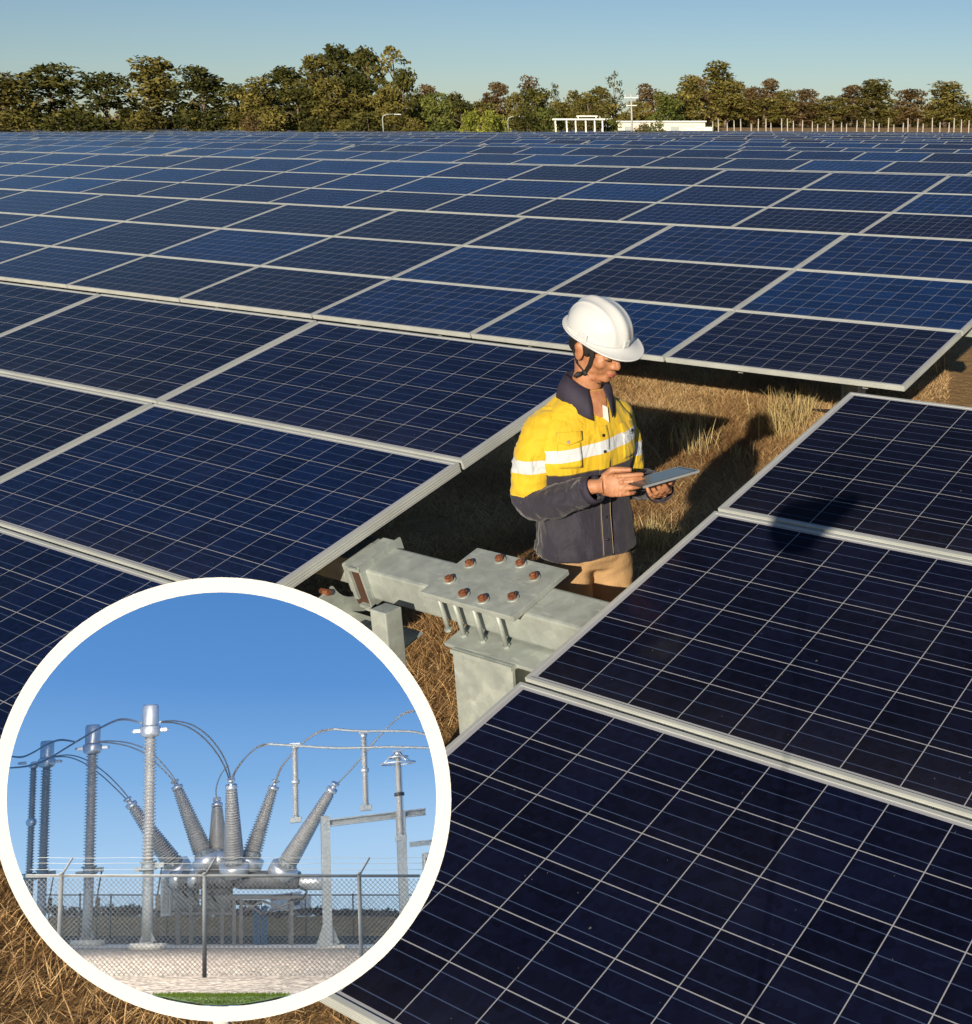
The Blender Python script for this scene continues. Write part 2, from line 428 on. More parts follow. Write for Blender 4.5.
for yy in (-.150,.150): m.cyl((-.125,yy,-.02),(-.085,yy,-.02),.012,None,8)
m.build('bolt', M_RUST, br, M=BB)
m = MB(); m.box((.06,-.13,-.155),(.40,.10,.008)); m.box((.06,-.180,-.175),(.40,.008,.045)); m.build('channel', M_GALV, br, M=BB)
m = MB(); m.b2((.235,-.235,.0),(.310,-.165,.815),.004); m.build('post', M_GALV, br)
m = MB(); m.b2((.05,-.236,.58),(.232,-.180,.70)); m.b2((.21,-.243,.66),(.30,-.237,.69)); m.build('arm', M_GALV, br)
m = MB(); m.cyl((.19,-.262,.675),(.19,-.236,.675),.016,None,6,smooth=False); m.cyl((.225,-.262,.640),(.225,-.236,.640),.014,None,6,smooth=False); m.build('bolt', M_RUST, br)

# ------------------------------------------------------------------ dry grass in the aisle
def blades(name, P, H, wd, lean, tone, mat, two=False):
    n = len(P); a = rng.uniform(0, 2*PI, n); la = rng.uniform(0, 2*PI, n)
    dx = np.stack([np.cos(a), np.sin(a), np.zeros(n)],1)*wd[:,None]*.5
    tip = P + np.stack([np.cos(la)*lean, np.sin(la)*lean, np.zeros(n)],1)*H[:,None]
    tip[:,2] += H*np.sqrt(np.maximum(.02,1-np.minimum(lean,.99)**2))
    mid = P*.5+tip*.5; mid[:,2] += H*.12
    V = np.concatenate([P-dx, P+dx, mid+dx*.8, mid-dx*.8, tip-dx*.15, tip+dx*.15]) ; i = np.arange(n)
    F = np.concatenate([np.stack([i, i+n, i+2*n, i+3*n],1), np.stack([i+3*n, i+2*n, i+5*n, i+4*n],1)])
    o = mesh_np(name, V, F, mat)
    at_ = o.data.attributes.new('tone','FLOAT','POINT'); at_.data.foreach_set('value', np.tile(tone,6).astype(np.float32))
    return o
M_STRAW = leaf_mat('dry_straw', (.16,.075,.028), (.56,.36,.165), (.84,.66,.38), .15)
M_TUFT = leaf_mat('pale_tuft', (.25,.18,.07), (.50,.39,.18), (.70,.58,.33), .15)
def vnoise(X, Y, s, seed=0):
    r = np.random.default_rng(seed); ang = r.uniform(0,2*PI,14); f = r.uniform(.6,2.4,14)*s; ph = r.uniform(0,2*PI,14)
    v = sum(np.sin((X*np.cos(a)+Y*np.sin(a))*k+p) for a,k,p in zip(ang,f,ph)); return v/3.2
N = 600000
X = rng.uniform(-8.5,2.0,N); Y = rng.uniform(-3.2,10.5,N)
keep = (X > -6.5-.0*Y) & ((np.abs(X+1.2+.42*Y) < 2.3) | ((Y < .3) & (X > -4.5) & (X < 1)))
X = X[keep]; Y = Y[keep]; n = len(X)
cl = vnoise(X,Y,4.5,3)
P = np.stack([X,Y,np.full(n,gz)],1)
H = rng.uniform(.04,.10,n)*(1+.35*cl); lean = np.clip(rng.normal(.86,.12,n),.3,.99)
wd = rng.uniform(.0014,.0040,n)
tone = np.clip(.5+.22*vnoise(X,Y,2.2,5)+rng.normal(0,.2,n),0,1)
tag(blades('dry_grass', P, H, wd, lean, tone, M_STRAW), 'flattened golden dry grass covering the soil of the aisle between the tables', 'grass', kind='stuff')
# greener standing tufts
def tuft_at(px, py, r, nb, h, name, label):
    nb = int(nb*.55); r *= 1.1; h *= .9
    c = onz(px, py, gz); X = rng.normal(c.x, r, nb); Y = rng.normal(c.y, r, nb)
    P = np.stack([X,Y,np.full(nb,gz)],1); H = rng.uniform(.5,1,nb)*h
    o = blades(name, P, H, rng.uniform(.003,.006,nb), np.clip(rng.normal(.42,.2,nb),.02,.9), np.clip(rng.normal(.5,.25,nb),0,1), M_TUFT)
    tag(o, label, 'grass tuft', 'pale grass tufts in the aisle')
for a in [(782,432,.10,420,.42,'grass_tuft','big pale green grass tuft just left of the right table corner'),
          (800,415,.08,220,.36,'grass_tuft','pale grass tuft beside the post of the far table'),
          (690,452,.09,260,.30,'grass_tuft','pale tuft in the sunny patch above the tablet'),
          (655,545,.07,240,.26,'grass_tuft','small pale tuft beside the trouser pocket of the worker'),
          (700,428,.07,160,.24,'grass_tuft','thin tuft behind the shadow of the worker'),
          (925,372,.09,200,.30,'grass_tuft','green tuft under the right end of the far table'),
          (742,462,.04,60,.22,'grass_tuft','few dry stalks inside the long shadow')]: tuft_at(*a)
# cable drooping along the ground under the far table
mb = MB(); p0 = onz(775,378,gz+.35); p1 = onz(800,400,gz+.05); p2 = onz(832,410,gz+.12)
pts = [p0.lerp(p1,t) if t<1 else p1.lerp(p2,t-1) for t in [i/8 for i in range(17)]]
for i,q in enumerate(pts): q.z += -.06*math.sin(PI*(i/16))
mb.tube(pts,.009,6); o = mb.build('cable', M_DARK); tag(o,'black cable drooping to the grass below the far table','cable')

# ------------------------------------------------------------------ trees at the edge of the field
def leaf_cloud(clumps, nper, size, seed):
    r = np.random.default_rng(seed); C=[]; T=[]
    for (c, rad) in clumps:
        m = max(8,int(nper*(rad[0]*rad[2])**.9))
        d = r.normal(0,1,(m,3)); d /= np.linalg.norm(d,axis=1)[:,None]; q = d*(r.uniform(.25,1.0,m)**.5)[:,None]*np.array(rad)
        q += r.normal(0,.10,(m,3)); C.append(q+np.array(c)); T.append(np.clip(r.uniform(.2,.8)+r.normal(0,.17,m),0,1))
    C = np.concatenate(C); T = np.concatenate(T); n = len(C)
    a = r.normal(0,1,(n,3)); a /= np.linalg.norm(a,axis=1)[:,None]; b = np.cross(a, r.normal(0,1,(n,3))); b /= np.linalg.norm(b,axis=1)[:,None]
    s = (size*r.uniform(.5,1.4,n))[:,None]
    V = np.concatenate([C-a*s, C-b*s*.45, C+a*s, C+b*s*.45]); i = np.arange(n)
    F = np.stack([i,i+n,i+2*n,i+3*n],1); return V,F,np.tile(T,4)
M_BARK = simple('bark', (.16,.12,.085), .9, var=.35, scale=3, bump=.5)
LM = {'dark': leaf_mat('leaf_dark_green', (.022,.026,.006),(.070,.074,.016),(.17,.15,.035)),
      'olive': leaf_mat('leaf_olive', (.06,.055,.012),(.15,.13,.030),(.28,.23,.06)),
      'green': leaf_mat('leaf_green', (.045,.06,.012),(.12,.14,.028),(.22,.24,.055)),
      'brown': leaf_mat('leaf_russet', (.065,.042,.016),(.15,.100,.040),(.26,.18,.075)),
      'yellow': leaf_mat('leaf_yellow_green', (.12,.14,.02),(.26,.28,.04),(.42,.42,.09),.3)}
def tree_proto(kind, shape, seed):
    """unit: metres, about 9 m high. returns (trunk mesh, crown mesh, height, width)"""
    r = random.Random(seed); clumps = []; mb = MB()
    if shape == 'tall':   H, Wd, base, n, nper = 9.0, 5.2, 1.4, 22, 150
    elif shape == 'round': H, Wd, base, n, nper = 7.0, 6.4, 1.0, 20, 150
    elif shape == 'airy': H, Wd, base, n, nper = 9.0, 4.4, 4.0, 14, 75
    else:                 H, Wd, base, n, nper = 3.2, 4.2, .2, 12, 170
    top = (r.uniform(-.3,.3), r.uniform(-.3,.3), H*.86)
    if shape != 'bush':
        pts = [(0,0,0)]
        for k in range(1,7): f=k/6; pts.append((top[0]*f+r.uniform(-.14,.14), top[1]*f+r.uniform(-.14,.14), H*.86*f))
        mb.tube(pts, [.20*(1-.8*k/6)*(1 if shape!='airy' else .7)+.02 for k in range(7)], 7)
    for k in range(n):
        f = (k+.5)/n; z = base+(H-base)*f
        prof = {'tall': math.sin(PI*min(1,(.18+.82*f)))**.6, 'round': math.sin(PI*(.12+.82*f))**.7, 'airy': math.sin(PI*(.1+.85*f))**.6, 'bush': math.sin(PI*(.35+.6*f))**.6}[shape]
        rr = Wd/2*prof*r.uniform(.35,1.0); a = k*2.4+r.uniform(-.5,.5)
        c = (top[0]*f+rr*math.cos(a)*.72, top[1]*f+rr*math.sin(a)*.72, z+r.uniform(-.3,.3))
        s = r.uniform(.55,1.15)*(.75 if shape=='airy' else 1)*(.8 if shape=='bush' else 1)
        clumps.append((c,(s*1.15,s*1.15,s*.8)))
        if shape != 'bush' and k % 2 == 0:
            z0 = max(.5,z-1.2); st = (top[0]*z0/H, top[1]*z0/H, z0)
            mb.tube([st, ((st[0]+c[0])/2,(st[1]+c[1])/2,(z0+c[2])/2+.15), c],[.07,.045,.02],5)
        if shape == 'bush': mb.tube([(0,0,0),(c[0]*.5,c[1]*.5,c[2]*.4),c],[.05,.03,.015],5)
    V,F,T = leaf_cloud(clumps, int(nper*1.3), .23 if shape!='bush' else .17, seed)
    me = bpy.data.meshes.new('crown')
    me.vertices.add(len(V)); me.vertices.foreach_set('co', V.astype(np.float32).ravel())
    me.loops.add(F.size); me.loops.foreach_set('vertex_index', F.astype(np.int32).ravel())
    me.polygons.add(len(F)); me.polygons.foreach_set('loop_start', np.arange(len(F),dtype=np.int32)*4); me.update(calc_edges=True)
    me.attributes.new('tone','FLOAT','POINT').data.foreach_set('value', T.astype(np.float32)); me.materials.append(LM[kind])
    return mb.me('trunk', M_BARK), me, H, Wd
PROTO = {}
for kind in LM:
    for shape in ('tall','round','airy','bush'):
        for v in (0,1):
            PROTO[(kind,shape,v)] = (kind, shape, hash((len(kind),shape=='tall',shape=='airy',v))%997+17*len(shape)+v)
CACHE = {}
adj = {'dark':'dark green','olive':'olive','green':'fresh green','brown':'russet dry','yellow':'bright yellow green'}
shp = {'tall':'tall full tree','round':'broad rounded tree','airy':'tall sparse tree','bush':'low bush'}
count = {}
def tree(px, dist, toppx, wpx, kind, shape):
    key = (kind, shape, len(CACHE)%2) if (kind,shape,len(CACHE)%2) in CACHE or random.random()<.5 else (kind,shape,random.randint(0,1))
    if key not in CACHE: CACHE[key] = tree_proto(kind, shape, abs(sum(map(ord,kind+shape)))+31*key[2])
    tr, cr, H, Wd = CACHE[key]
    p = at(px, dist); k = mpp(p)
    base_y = proj(p)[1]; h = (base_y-toppx)*k*1.0; w = wpx*k
    root = empty({'bush':'bush'}.get(shape,'tree'), p, random.uniform(0,2*PI)); sxy = w/Wd; sz = h/(H+.3); root.scale = (sxy,sxy,sz)
    o1 = bpy.data.objects.new('trunk', tr); link(o1, root); o2 = bpy.data.objects.new('crown', cr); link(o2, root)
    place = ('left end of the treeline' if px<300 else 'left part of the treeline' if px<430 else 'low middle of the treeline' if px<560 else 'treeline behind the open shed' if px<620 else 'treeline behind the white building' if px<710 else 'treeline behind the pale fence posts' if px<840 else 'right end of the treeline')
    kk = (kind,shape,place); count.setdefault(kk,[]).append((px,root))
    root['category'] = 'bush' if shape=='bush' else 'tree'; root['group'] = 'trees and bushes along the field edge'
T = [ # px, dist, top y, width px, kind, shape
 (-40,150,85,90,'dark','round'),(10,140,80,80,'olive','tall'),(60,150,70,90,'dark','tall'),(110,140,78,80,'dark','round'),(160,150,66,80,'olive','tall'),(205,140,72,70,'dark','tall'),
 (243,150,88,58,'dark','round'),(262,135,84,50,'olive','tall'),(292,145,72,60,'dark','tall'),(322,132,62,52,'olive','tall'),(346,150,52,62,'dark','tall'),(372,140,54,46,'dark','tall'),(396,150,50,44,'olive','airy'),(404,134,74,48,'dark','round'),
 (428,150,88,36,'brown','tall'),(436,135,96,46,'green','round'),(455,150,96,40,'dark','round'),(462,130,104,40,'dark','round'),(497,155,86,42,'brown','tall'),(520,150,96,40,'olive','round'),(531,160,78,36,'brown','airy'),(540,140,92,56,'dark','round'),(556,165,86,18,'dark','airy'),(575,150,94,44,'olive','round'),
 (590,140,98,40,'olive','round'),(600,160,90,36,'olive','tall'),(617,165,76,26,'dark','airy'),(636,150,104,40,'olive','round'),(652,160,90,44,'brown','round'),(668,145,98,50,'green','round'),(690,155,82,44,'olive','tall'),(697,165,80,40,'brown','tall'),
 (718,150,68,52,'olive','tall'),(738,160,84,40,'olive','round'),(752,150,90,34,'brown','round'),(768,155,82,36,'brown','tall'),(785,150,94,40,'olive','round'),(805,160,92,44,'brown','round'),(828,150,98,50,'olive','round'),(850,160,88,44,'brown','tall'),(875,150,84,60,'olive','tall'),(910,155,92,50,'brown','round'),(945,150,86,60,'olive','tall'),(985,150,90,60,'dark','round'),(1030,155,84,70,'olive','tall'),
 (255,138,96,70,'olive','round'),(300,128,92,74,'dark','round'),(335,126,84,70,'olive','round'),(365,128,80,66,'dark','round'),(390,126,90,60,'olive','round'),(275,124,108,60,'olive','bush'),(370,122,112,60,'dark','bush'),(395,120,114,44,'olive','bush'),(420,140,100,50,'olive','round'),(480,150,104,50,'olive','round'),(560,150,104,50,'olive','round'),(610,150,106,50,'olive','round'),(680,150,96,60,'olive','round'),(725,150,84,60,'olive','round'),(765,150,100,60,'olive','round'),(800,150,104,60,'brown','round'),
 (250,120,118,36,'brown','bush'),(310,120,118,44,'dark','bush'),(345,120,120,40,'dark','bush'),(415,118,120,40,'olive','bush'),(440,116,116,44,'green','bush'),(470,112,112,30,'yellow','bush'),(488,110,112,30,'yellow','bush'),(502,112,116,24,'yellow','bush'),
 (525,118,112,44,'dark','bush'),(548,118,110,44,'green','bush'),(612,118,116,34,'green','bush'),(655,112,122,34,'green','bush'),(640,112,124,26,'olive','bush'),(595,125,112,40,'olive','bush'),(575,125,108,30,'olive','bush'),
 (200,120,112,60,'dark','bush'),(140,120,112,60,'olive','bush'),(70,120,112,70,'dark','bush'),(5,120,112,70,'olive','bush'),(780,170,112,50,'olive','bush'),(730,170,112,50,'brown','bush'),(830,170,112,50,'brown','bush'),(900,170,110,60,'olive','bush'),(960,170,110,60,'brown','bush')]
for a in T:
    a = list(a)
    if a[0] > 708: a[1] *= 2.4
    tree(*a)
for (kind,shape,place), L in count.items():
    L.sort(key=lambda t:t[0])
    for i,(px,r_) in enumerate(L):
        base = '%s %s' % (adj[kind], shp[shape])
        r_['label'] = ('%s at the %s' % (base, place)) if len(L)==1 else '%s, %s at the %s' % (base.replace('dark green','dark').replace('russet dry','russet').replace('bright yellow green','yellow green'), ordn[i], place.replace('of the treeline','of treeline').replace('treeline behind the','treeline by the'))
# far-off scrub behind the trees
cl = []
for i in range(420):
    px = random.uniform(-80,1060); far = 2.2 if px > 708 else 1.0; p = at(px, random.uniform(178,205)*far); hh = random.uniform(1.2,3.0)*far
    cl.append(((p.x,p.y,gz+hh*.6),(random.uniform(1.4,2.6)*far,)*2+(hh*.7,)))
V,F,Tn = leaf_cloud(cl, 30, .36, 99); o = mesh_np('distant_scrub', V, F, LM['olive']); o.data.attributes.new('tone','FLOAT','POINT').data.foreach_set('value', Tn.astype(np.float32))
tag(o,'continuous low scrub closing the gaps behind the trees','scrub',kind='stuff')

# ------------------------------------------------------------------ buildings, poles and fence posts at the far edge
def facing(px, dist):
    p = at(px, dist); d = p-CAM; return p, math.atan2(d.y,d.x)-PI/2
M_METAL = simple('roof_sheet', (.50,.53,.52), .5, .2, var=.12)
M_CREAM = simple('cream_wall', (.62,.60,.52), .8, var=.08, scale=.6)
M_SHADE = simple('dark_opening', (.03,.035,.04), .6)
p, rz = facing(579, 116); k = mpp(p)
sh = empty('open_shed', p, rz); tag(sh, 'small open shed with flat pale roof on thin posts at the field edge','shed')
m = MB(); m.box((0,0,2.35),(4.7,2.6,.14)); m.build('roof', M_METAL, sh)
m = MB(); m.box((.75,0,2.62),(1.9,1.8,.10)); m.b2((-.1,-.8,2.44),(.0,.8,2.57)); m.b2((1.5,-.8,2.44),(1.6,.8,2.57)); m.build('upper_roof', M_WHITE, sh)
for q in (-2.1,-1.1,-.3,.6,1.4,2.1):
    for yy in (-1.1,1.1):
        m = MB(); m.b2((q-.06,yy-.06,0),(q+.06,yy+.06,2.27)); m.build('post', M_WHITE, sh)
m = MB(); m.b2((-2.1,-1.15,.9),(2.1,-1.09,1.0)); m.b2((-2.1,-1.15,.5),(2.1,-1.09,.58)); m.build('rail', M_WHITE, sh)
p, rz = facing(662, 138); wb = empty('long_white_building', p, rz); tag(wb,'long low pale building with flat roof behind the solar field','building')
m = MB(); m.b2((-4.8,0,0),(4.7,3.5,2.05)); m.build('wall', M_CREAM, wb)
m = MB(); m.b2((-4.95,-.2,2.05),(4.85,3.7,2.19)); m.build('roof', M_METAL, wb)
for q in (-3.6,-1.2,1.4,3.5):
    m = MB(); m.b2((q-.45,-.03,1.05),(q+.45,.0-.002,1.6)); m.build('window', simple('pale_window',(.30,.34,.34),.3), wb)
for i,(px,w,h,lab) in enumerate([(692,1.1,1.5,'small pale equipment cabinet at the end of the long white building'),(700,.9,1.75,'taller grey cabinet in the middle of the three cabinets'),(707,1.0,1.55,'rightmost pale cabinet before the fence posts')]):
    p, rz = facing(px, 128); c = empty('cabinet', p, rz); tag(c, lab, 'cabinet', 'equipment cabinets by the building')
    m = MB(); m.b2((-w/2,0,0),(w/2,.8,h),.02); m.build('body', M_WHITE if i!=1 else M_METAL, c); m = MB(); m.b2((-w*.42,-.02,.2),(w*.42,-.003,h-.2)); m.build('door', M_CREAM, c); m = MB(); m.b2((-w/2-.06,-.06,h),(w/2+.06,.86,h+.06)); m.build('roof', M_METAL, c)
# pale fence posts
npost = 0
for i in range(46):
    px = 712+i*7.6+random.uniform(-2,2); p, rz = facing(px, 128-.06*i)
    h = random.uniform(1.55,2.25); m = MB(); m.b2((-.045,-.045,0),(.045,.045,h)); m.box((0,.02,h+.12),(.09,.09,.34),Matrix.Rotation(.5,3,'X'))
    o = m.build('fence_post', M_CONC); o.location = p; o.rotation_euler = (random.uniform(-.03,.03),random.uniform(-.03,.03),rz)
    tag(o, 'pale concrete fence post in the straight row at the right field edge', 'fence post', 'pale fence posts at the right field edge')
# lamp post, utility poles
def lamp(px, dist, toppx, name, label):
    p, rz = facing(px, dist); r = empty(name, p, rz); tag(r, label, 'lamp post'); k = mpp(p); H = (proj(p)[1]-toppx)*k
    m = MB(); m.tube([(0,0,0),(0,0,H*.85),(.08,0,H*.95),(.4,0,H),(1.1,0,H+.02)],[.07,.055,.05,.045,.04],8); m.build('pole', M_GALV, r)
    m = MB(); m.box((1.35,0,H),(.6,.2,.09),None,.03); m.build('lamp_head', M_METAL, r)
lamp(383,118,116,'street_lamp','grey street lamp with a curved arm in front of the dark trees')
lamp(508,118,118,'street_lamp','small street lamp beside the yellow green bushes')
def upole(px, dist, toppx, label):
    p, rz = facing(px, dist); r = empty('utility_pole', p, rz); tag(r, label, 'utility pole','utility poles at the field edge'); k = mpp(p); H = (proj(p)[1]-toppx)*k
    m = MB(); m.cyl((0,0,0),(0,0,H),.11,.07,8); m.build('pole', M_CONC, r); m = MB(); m.box((0,-.1,H-.4),(1.3,.09,.09)); m.box((0,-.1,H-1.1),(1.0,.08,.08)); m.build('crossarm', M_METAL, r)
    m = MB()
    for q in (-.55,0,.55): m.cyl((q,-.1,H-.36),(q,-.1,H-.15),.05,.03,6)
    m.build('insulator', M_WHITE, r)
upole(632,120,96,'grey utility pole with crossarms in front of the white building'); upole(606,122,116,'short grey pole between the shed and the white building')

# ------------------------------------------------------------------ the worker
from mathutils import noise as mn
def remesh(mb, voxel, smooth=6, name='m', fac=.5):
    bmesh.ops.recalc_face_normals(mb.bm, faces=mb.bm.faces)
    m = bpy.data.meshes.new(name); mb.bm.to_mesh(m); mb.bm.free()
    o = bpy.data.objects.new(name, m); COL.objects.link(o)
    r = o.modifiers.new('r','REMESH'); r.mode = 'VOXEL'; r.voxel_size = voxel; r.use_smooth_shade = True
    s = o.modifiers.new('s','SMOOTH'); s.iterations = smooth; s.factor = fac
    dg = bpy.context.evaluated_depsgraph_get(); dg.update()
    me = bpy.data.meshes.new_from_object(o.evaluated_get(dg), depsgraph=dg)
    bpy.data.objects.remove(o); me.name = name; me.materials.clear(); return me
def place(me, name, mat, parent):
    me.materials.append(mat); me.polygons.foreach_set('use_smooth', np.ones(len(me.polygons), dtype=bool))
    return link(bpy.data.objects.new(name, me), parent)
TH = math.radians(71.7)
ORG = Vector((-.43,.38,gz)) - Vector((RT.x,RT.y,0))*.045
man = None
def skin_mat():
    t = NT('skin'); a = t.noise(38, 7, .7); b = t.noise(420, 4)
    t.set(Base_Color=t.ramp(a.outputs[0], [(.25,(.27,.10,.05)),(.5,(.40,.18,.09)),(.75,(.50,.25,.135))]), Roughness=.48, Subsurface_Weight=.12)
    t.b.inputs['Subsurface Radius'].default_value = (.012,.005,.003); t.b.inputs['Subsurface Scale'].default_value = 1.0
    t.bump(b.outputs[0], .35, .002); return t.m
def cloth_mat(name, zn, b0, b1, slope=0.0, arm=False):
    """yellow cloth above zn, navy below, a silver tape between b0 and b1 (object height)"""
    t = NT(name); tc = t.add('ShaderNodeTexCoord'); sp = t.add('ShaderNodeSeparateXYZ'); t.l(tc.outputs['Object'], sp.inputs[0])
    nz = t.noise(9, 5); z = t.math('ADD', sp.outputs[2], t.math('MULTIPLY', sp.outputs[0], -slope))
    yel = t.ramp(nz.outputs[0], [(.3,(.50,.325,.004)),(.7,(.62,.42,.010))]); nav = t.ramp(nz.outputs[0], [(.3,(.011,.010,.021)),(.7,(.024,.021,.037))])
    z2 = t.math('ADD', sp.outputs[2], t.math('MULTIPLY', sp.outputs[0], -.06)); up = t.math('GREATER_THAN', z2, zn)
    if arm:
        at2 = t.add('ShaderNodeAttribute'); at2.attribute_name = 'along'; up = t.math('LESS_THAN', t.math('ADD', at2.outputs['Fac'], t.math('MULTIPLY', z, -.9)), -.54)
    c = t.mix(up, nav, yel)
    band = t.math('MULTIPLY', t.math('GREATER_THAN', z, b0), t.math('LESS_THAN', z, b1))
    if arm: band = t.math('MULTIPLY', band, t.math('LESS_THAN', at2.outputs['Fac'], .55))
    c = t.mix(band, c, (.52,.55,.58))
    if arm: zn = -9
    edge = t.math('LESS_THAN', t.math('ABSOLUTE', t.math('SUBTRACT', z2, zn)), .0018); c = t.mix(edge, c, (.10,.07,.01))
    t.set(Base_Color=c, Roughness=.75, Sheen_Weight=.15)
    mp = t.add('ShaderNodeMapping'); mp.inputs['Scale'].default_value = (1,1,.35); t.l(tc.outputs['Object'], mp.inputs[0])
    wr = t.noise(11, 3, .5, coord=mp.outputs[0], dist=1.6); wv = t.noise(700, 1)
    t.bump(t.math('ADD', wr.outputs[0], t.math('MULTIPLY', wv.outputs[0], .04)), .8, .02); return t.m
M_SKIN = skin_mat(); M_SHIRT = cloth_mat('shirt_cloth', 1.243, 1.300, 1.343, .13); M_SLEEVE = cloth_mat('sleeve_cloth', 1.165, 1.243, 1.288, 0, True)
M_NAVY = simple('navy_cloth', (.026,.021,.040), .8, bump=.2, scale=20); M_TAN = simple('tan_trousers', (.40,.25,.12), .85, bump=.3, scale=8)
M_HAIR = simple('black_hair', (.012,.009,.008), .5, bump=.5, scale=60); M_HELM = simple('helmet_plastic', (.56,.575,.58), .22, var=.02, coat=.3)
M_STRAP = simple('black_strap', (.012,.011,.012), .7); M_LIP = simple('lip', (.33,.09,.06), .45); M_BOOT = simple('boot_leather', (.10,.05,.025), .6, bump=.3)
M_BTN = simple('dark_button', (.02,.018,.02), .3); M_SILV = simple('snap_metal', (.6,.6,.58), .3, .8)

HC = Vector((.035,-.075,1.655))
HM = Matrix.Translation(HC) @ Matrix.Rotation(math.radians(14),4,'Z') @ Matrix.Rotation(math.radians(25),4,'X') @ Matrix.Rotation(math.radians(-4),4,'Y')
def hp(x,y,z): return HM @ Vector((x,y,z))
HR = HM.to_3x3()
mb = MB()
def he(c, r): mb.ell(hp(*c), r, HR, 24, 16)
he((0,.014,.030),(.075,.095,.085)); he((0,-.018,-.030),(.061,.070,.078)); he((0,-.012,-.062),(.055,.055,.042)); he((0,-.052,-.088),(.030,.030,.024)); he((0,-.068,-.094),(.019,.015,.015))
for s in (-1,1):
    he((s*.036,-.052,-.028),(.025,.027,.026)); he((s*.010,-.092,-.036),(.0085,.009,.008)); he((s*.075,.010,-.020),(.008,.019,.031)); he((s*.078,.018,-.004),(.008,.016,.017))
    he((s*.030,-.074,-.001),(.0155,.010,.009)); he((s*.028,-.074,.022),(.024,.012,.008)); he((s*.046,-.01,-.07),(.016,.035,.022))
he((0,-.072,.022),(.035,.016,.018))
mb.cyl(hp(0,-.082,.008),hp(0,-.101,-.030),.0085,.0115,12); he((0,-.102,-.032),(.0115,.010,.009))
he((0,-.084,-.060),(.019,.010,.010)); he((0,-.080,-.072),(.017,.010,.008))
mb.tube([hp(0,.022,-.055),(.016,-.040,1.55),(.005,-.018,1.49),(0,0,1.42)],[.054,.051,.055,.075],20)
mb.ell((0,0,1.39),(.13,.08,.05))
# hands
def hand(mb, wrist, fdir, thumb_dir, curl, s=1.0, spread=.02, side=1, thumb_curl=.4, up=None):
    """wrist point, finger direction, direction of the thumb edge of the palm; the fingers curl towards fdir x thumb * side"""
    f = Vector(fdir).normalized(); t = Vector(thumb_dir); t = (t-f*t.dot(f)).normalized(); p = f.cross(t)*side   # palm side
    W = Vector(wrist); R = Matrix((f,t,p)).transposed()
    mb.tube([W-f*.05, W, W+f*.022],[.026,.0235,.027],14)
    mb.ell(W+f*.048+p*.002,(.046,.039,.0145),R); mb.ell(W+f*.072+p*.002,(.026,.040,.0125),R); mb.ell(W+f*.035+t*.022+p*.010,(.032,.016,.015),R)
    mb.ell(W+f*.035-t*.022+p*.008,(.032,.014,.013),R)
    for k,(o,L,r) in enumerate([(.030,.072,.0090),(.010,.079,.0092),(-.0105,.073,.0088),(-.030,.058,.0078)]):
        base = W+f*(.082-.004*abs(k-1))+t*o; q = [base-f*.02, base]; d = f.copy(); c = curl[k]
        for seg,(ll,cc) in enumerate(((.46,.75),(.30,1.1),(.24,.7))):
            d = (Matrix.Rotation(c*cc, 3, (f.cross(p))) @ d).normalized(); q.append(q[-1]+d*L*ll)
        q = [q[0]]+q[1:]; mb.tube(q,[r*1.05,r*1.08,r,r*.92,r*.78],12)
        mb.ell(q[-1],(r*.80,)*3,None,10,8); mb.ell(q[1]-p*.003,(r*1.1,)*3,None,10,8); mb.ell(q[2],(r*1.03,)*3,None,10,8)
    b = W+f*.020+t*.026+p*.008; d = (f*.72+t*.62+p*.30).normalized(); q = [b, b+d*.038]
    d2 = (Matrix.Rotation(thumb_curl,3,f.cross(t)*-1) @ (f*.93+t*.32+p*.1).normalized()).normalized(); q.append(q[-1]+d2*.032); q.append(q[-1]+(d2*.95+f*.2).normalized()*.025)
    mb.tube(q,[.015,.0125,.0108,.0085],12); mb.ell(q[-1],(.0087,)*3,None,10,8)
RW = Vector((-.098,-.245,1.226)); LWr = Vector((.145,-.262,1.172))
hb = MB()
hand(hb, RW, (.62,-.76,.10), (.10,.12,1), (.22,.30,.42,.55), side=-1)
hand(hb, LWr, (-.62,-.76,.12), (.65,-.55,.35), (.35,.42,.5,.6), side=1)
hb.tube([(-.165,-.09,1.17), RW+Vector((-.012,.012,-.002))],[.024,.024],14); hb.tube([(.18,-.10,1.155), LWr],[.024,.024],14)
me_h = remesh(hb, .0026, 4, 'hands')
me_b = remesh(mb, .0042, 5, 'person')
# legs inside the trousers so that the body is one figure
bm = bmesh.new(); bm.from_mesh(me_b); bm.from_mesh(me_h)
tmp = MB(); 
for s in (-1,1): tmp.tube([(s*.09,0,.95),(s*.10,-.01,.50),(s*.11,.02,.10)],[.075,.05,.038],12)
tmp.tube([(0,0,.95),(0,.0,1.2),(0,0,1.40)],[.11,.11,.10],16)
for s in (-1,1): tmp.tube([(s*.13,0,1.36),(s*.185,.01,1.16),(s*.17,-.08,1.165)],[.036,.028,.025],12)
t_me = bpy.data.meshes.new('x'); tmp.bm.to_mesh(t_me); tmp.bm.free(); bm.from_mesh(t_me)
me = bpy.data.meshes.new('person'); bm.to_mesh(me); bm.free()
me.materials.append(M_SKIN); me.polygons.foreach_set('use_smooth', np.ones(len(me.polygons), dtype=bool)); me.polygons.foreach_set('material_index', np.zeros(len(me.polygons), dtype=np.int32))
man = link(bpy.data.objects.new('person', me)); man.location = ORG; man.rotation_euler = (0,0,TH)
tag(man, 'person in white hard hat and yellow and navy work shirt reading a tablet', 'person')
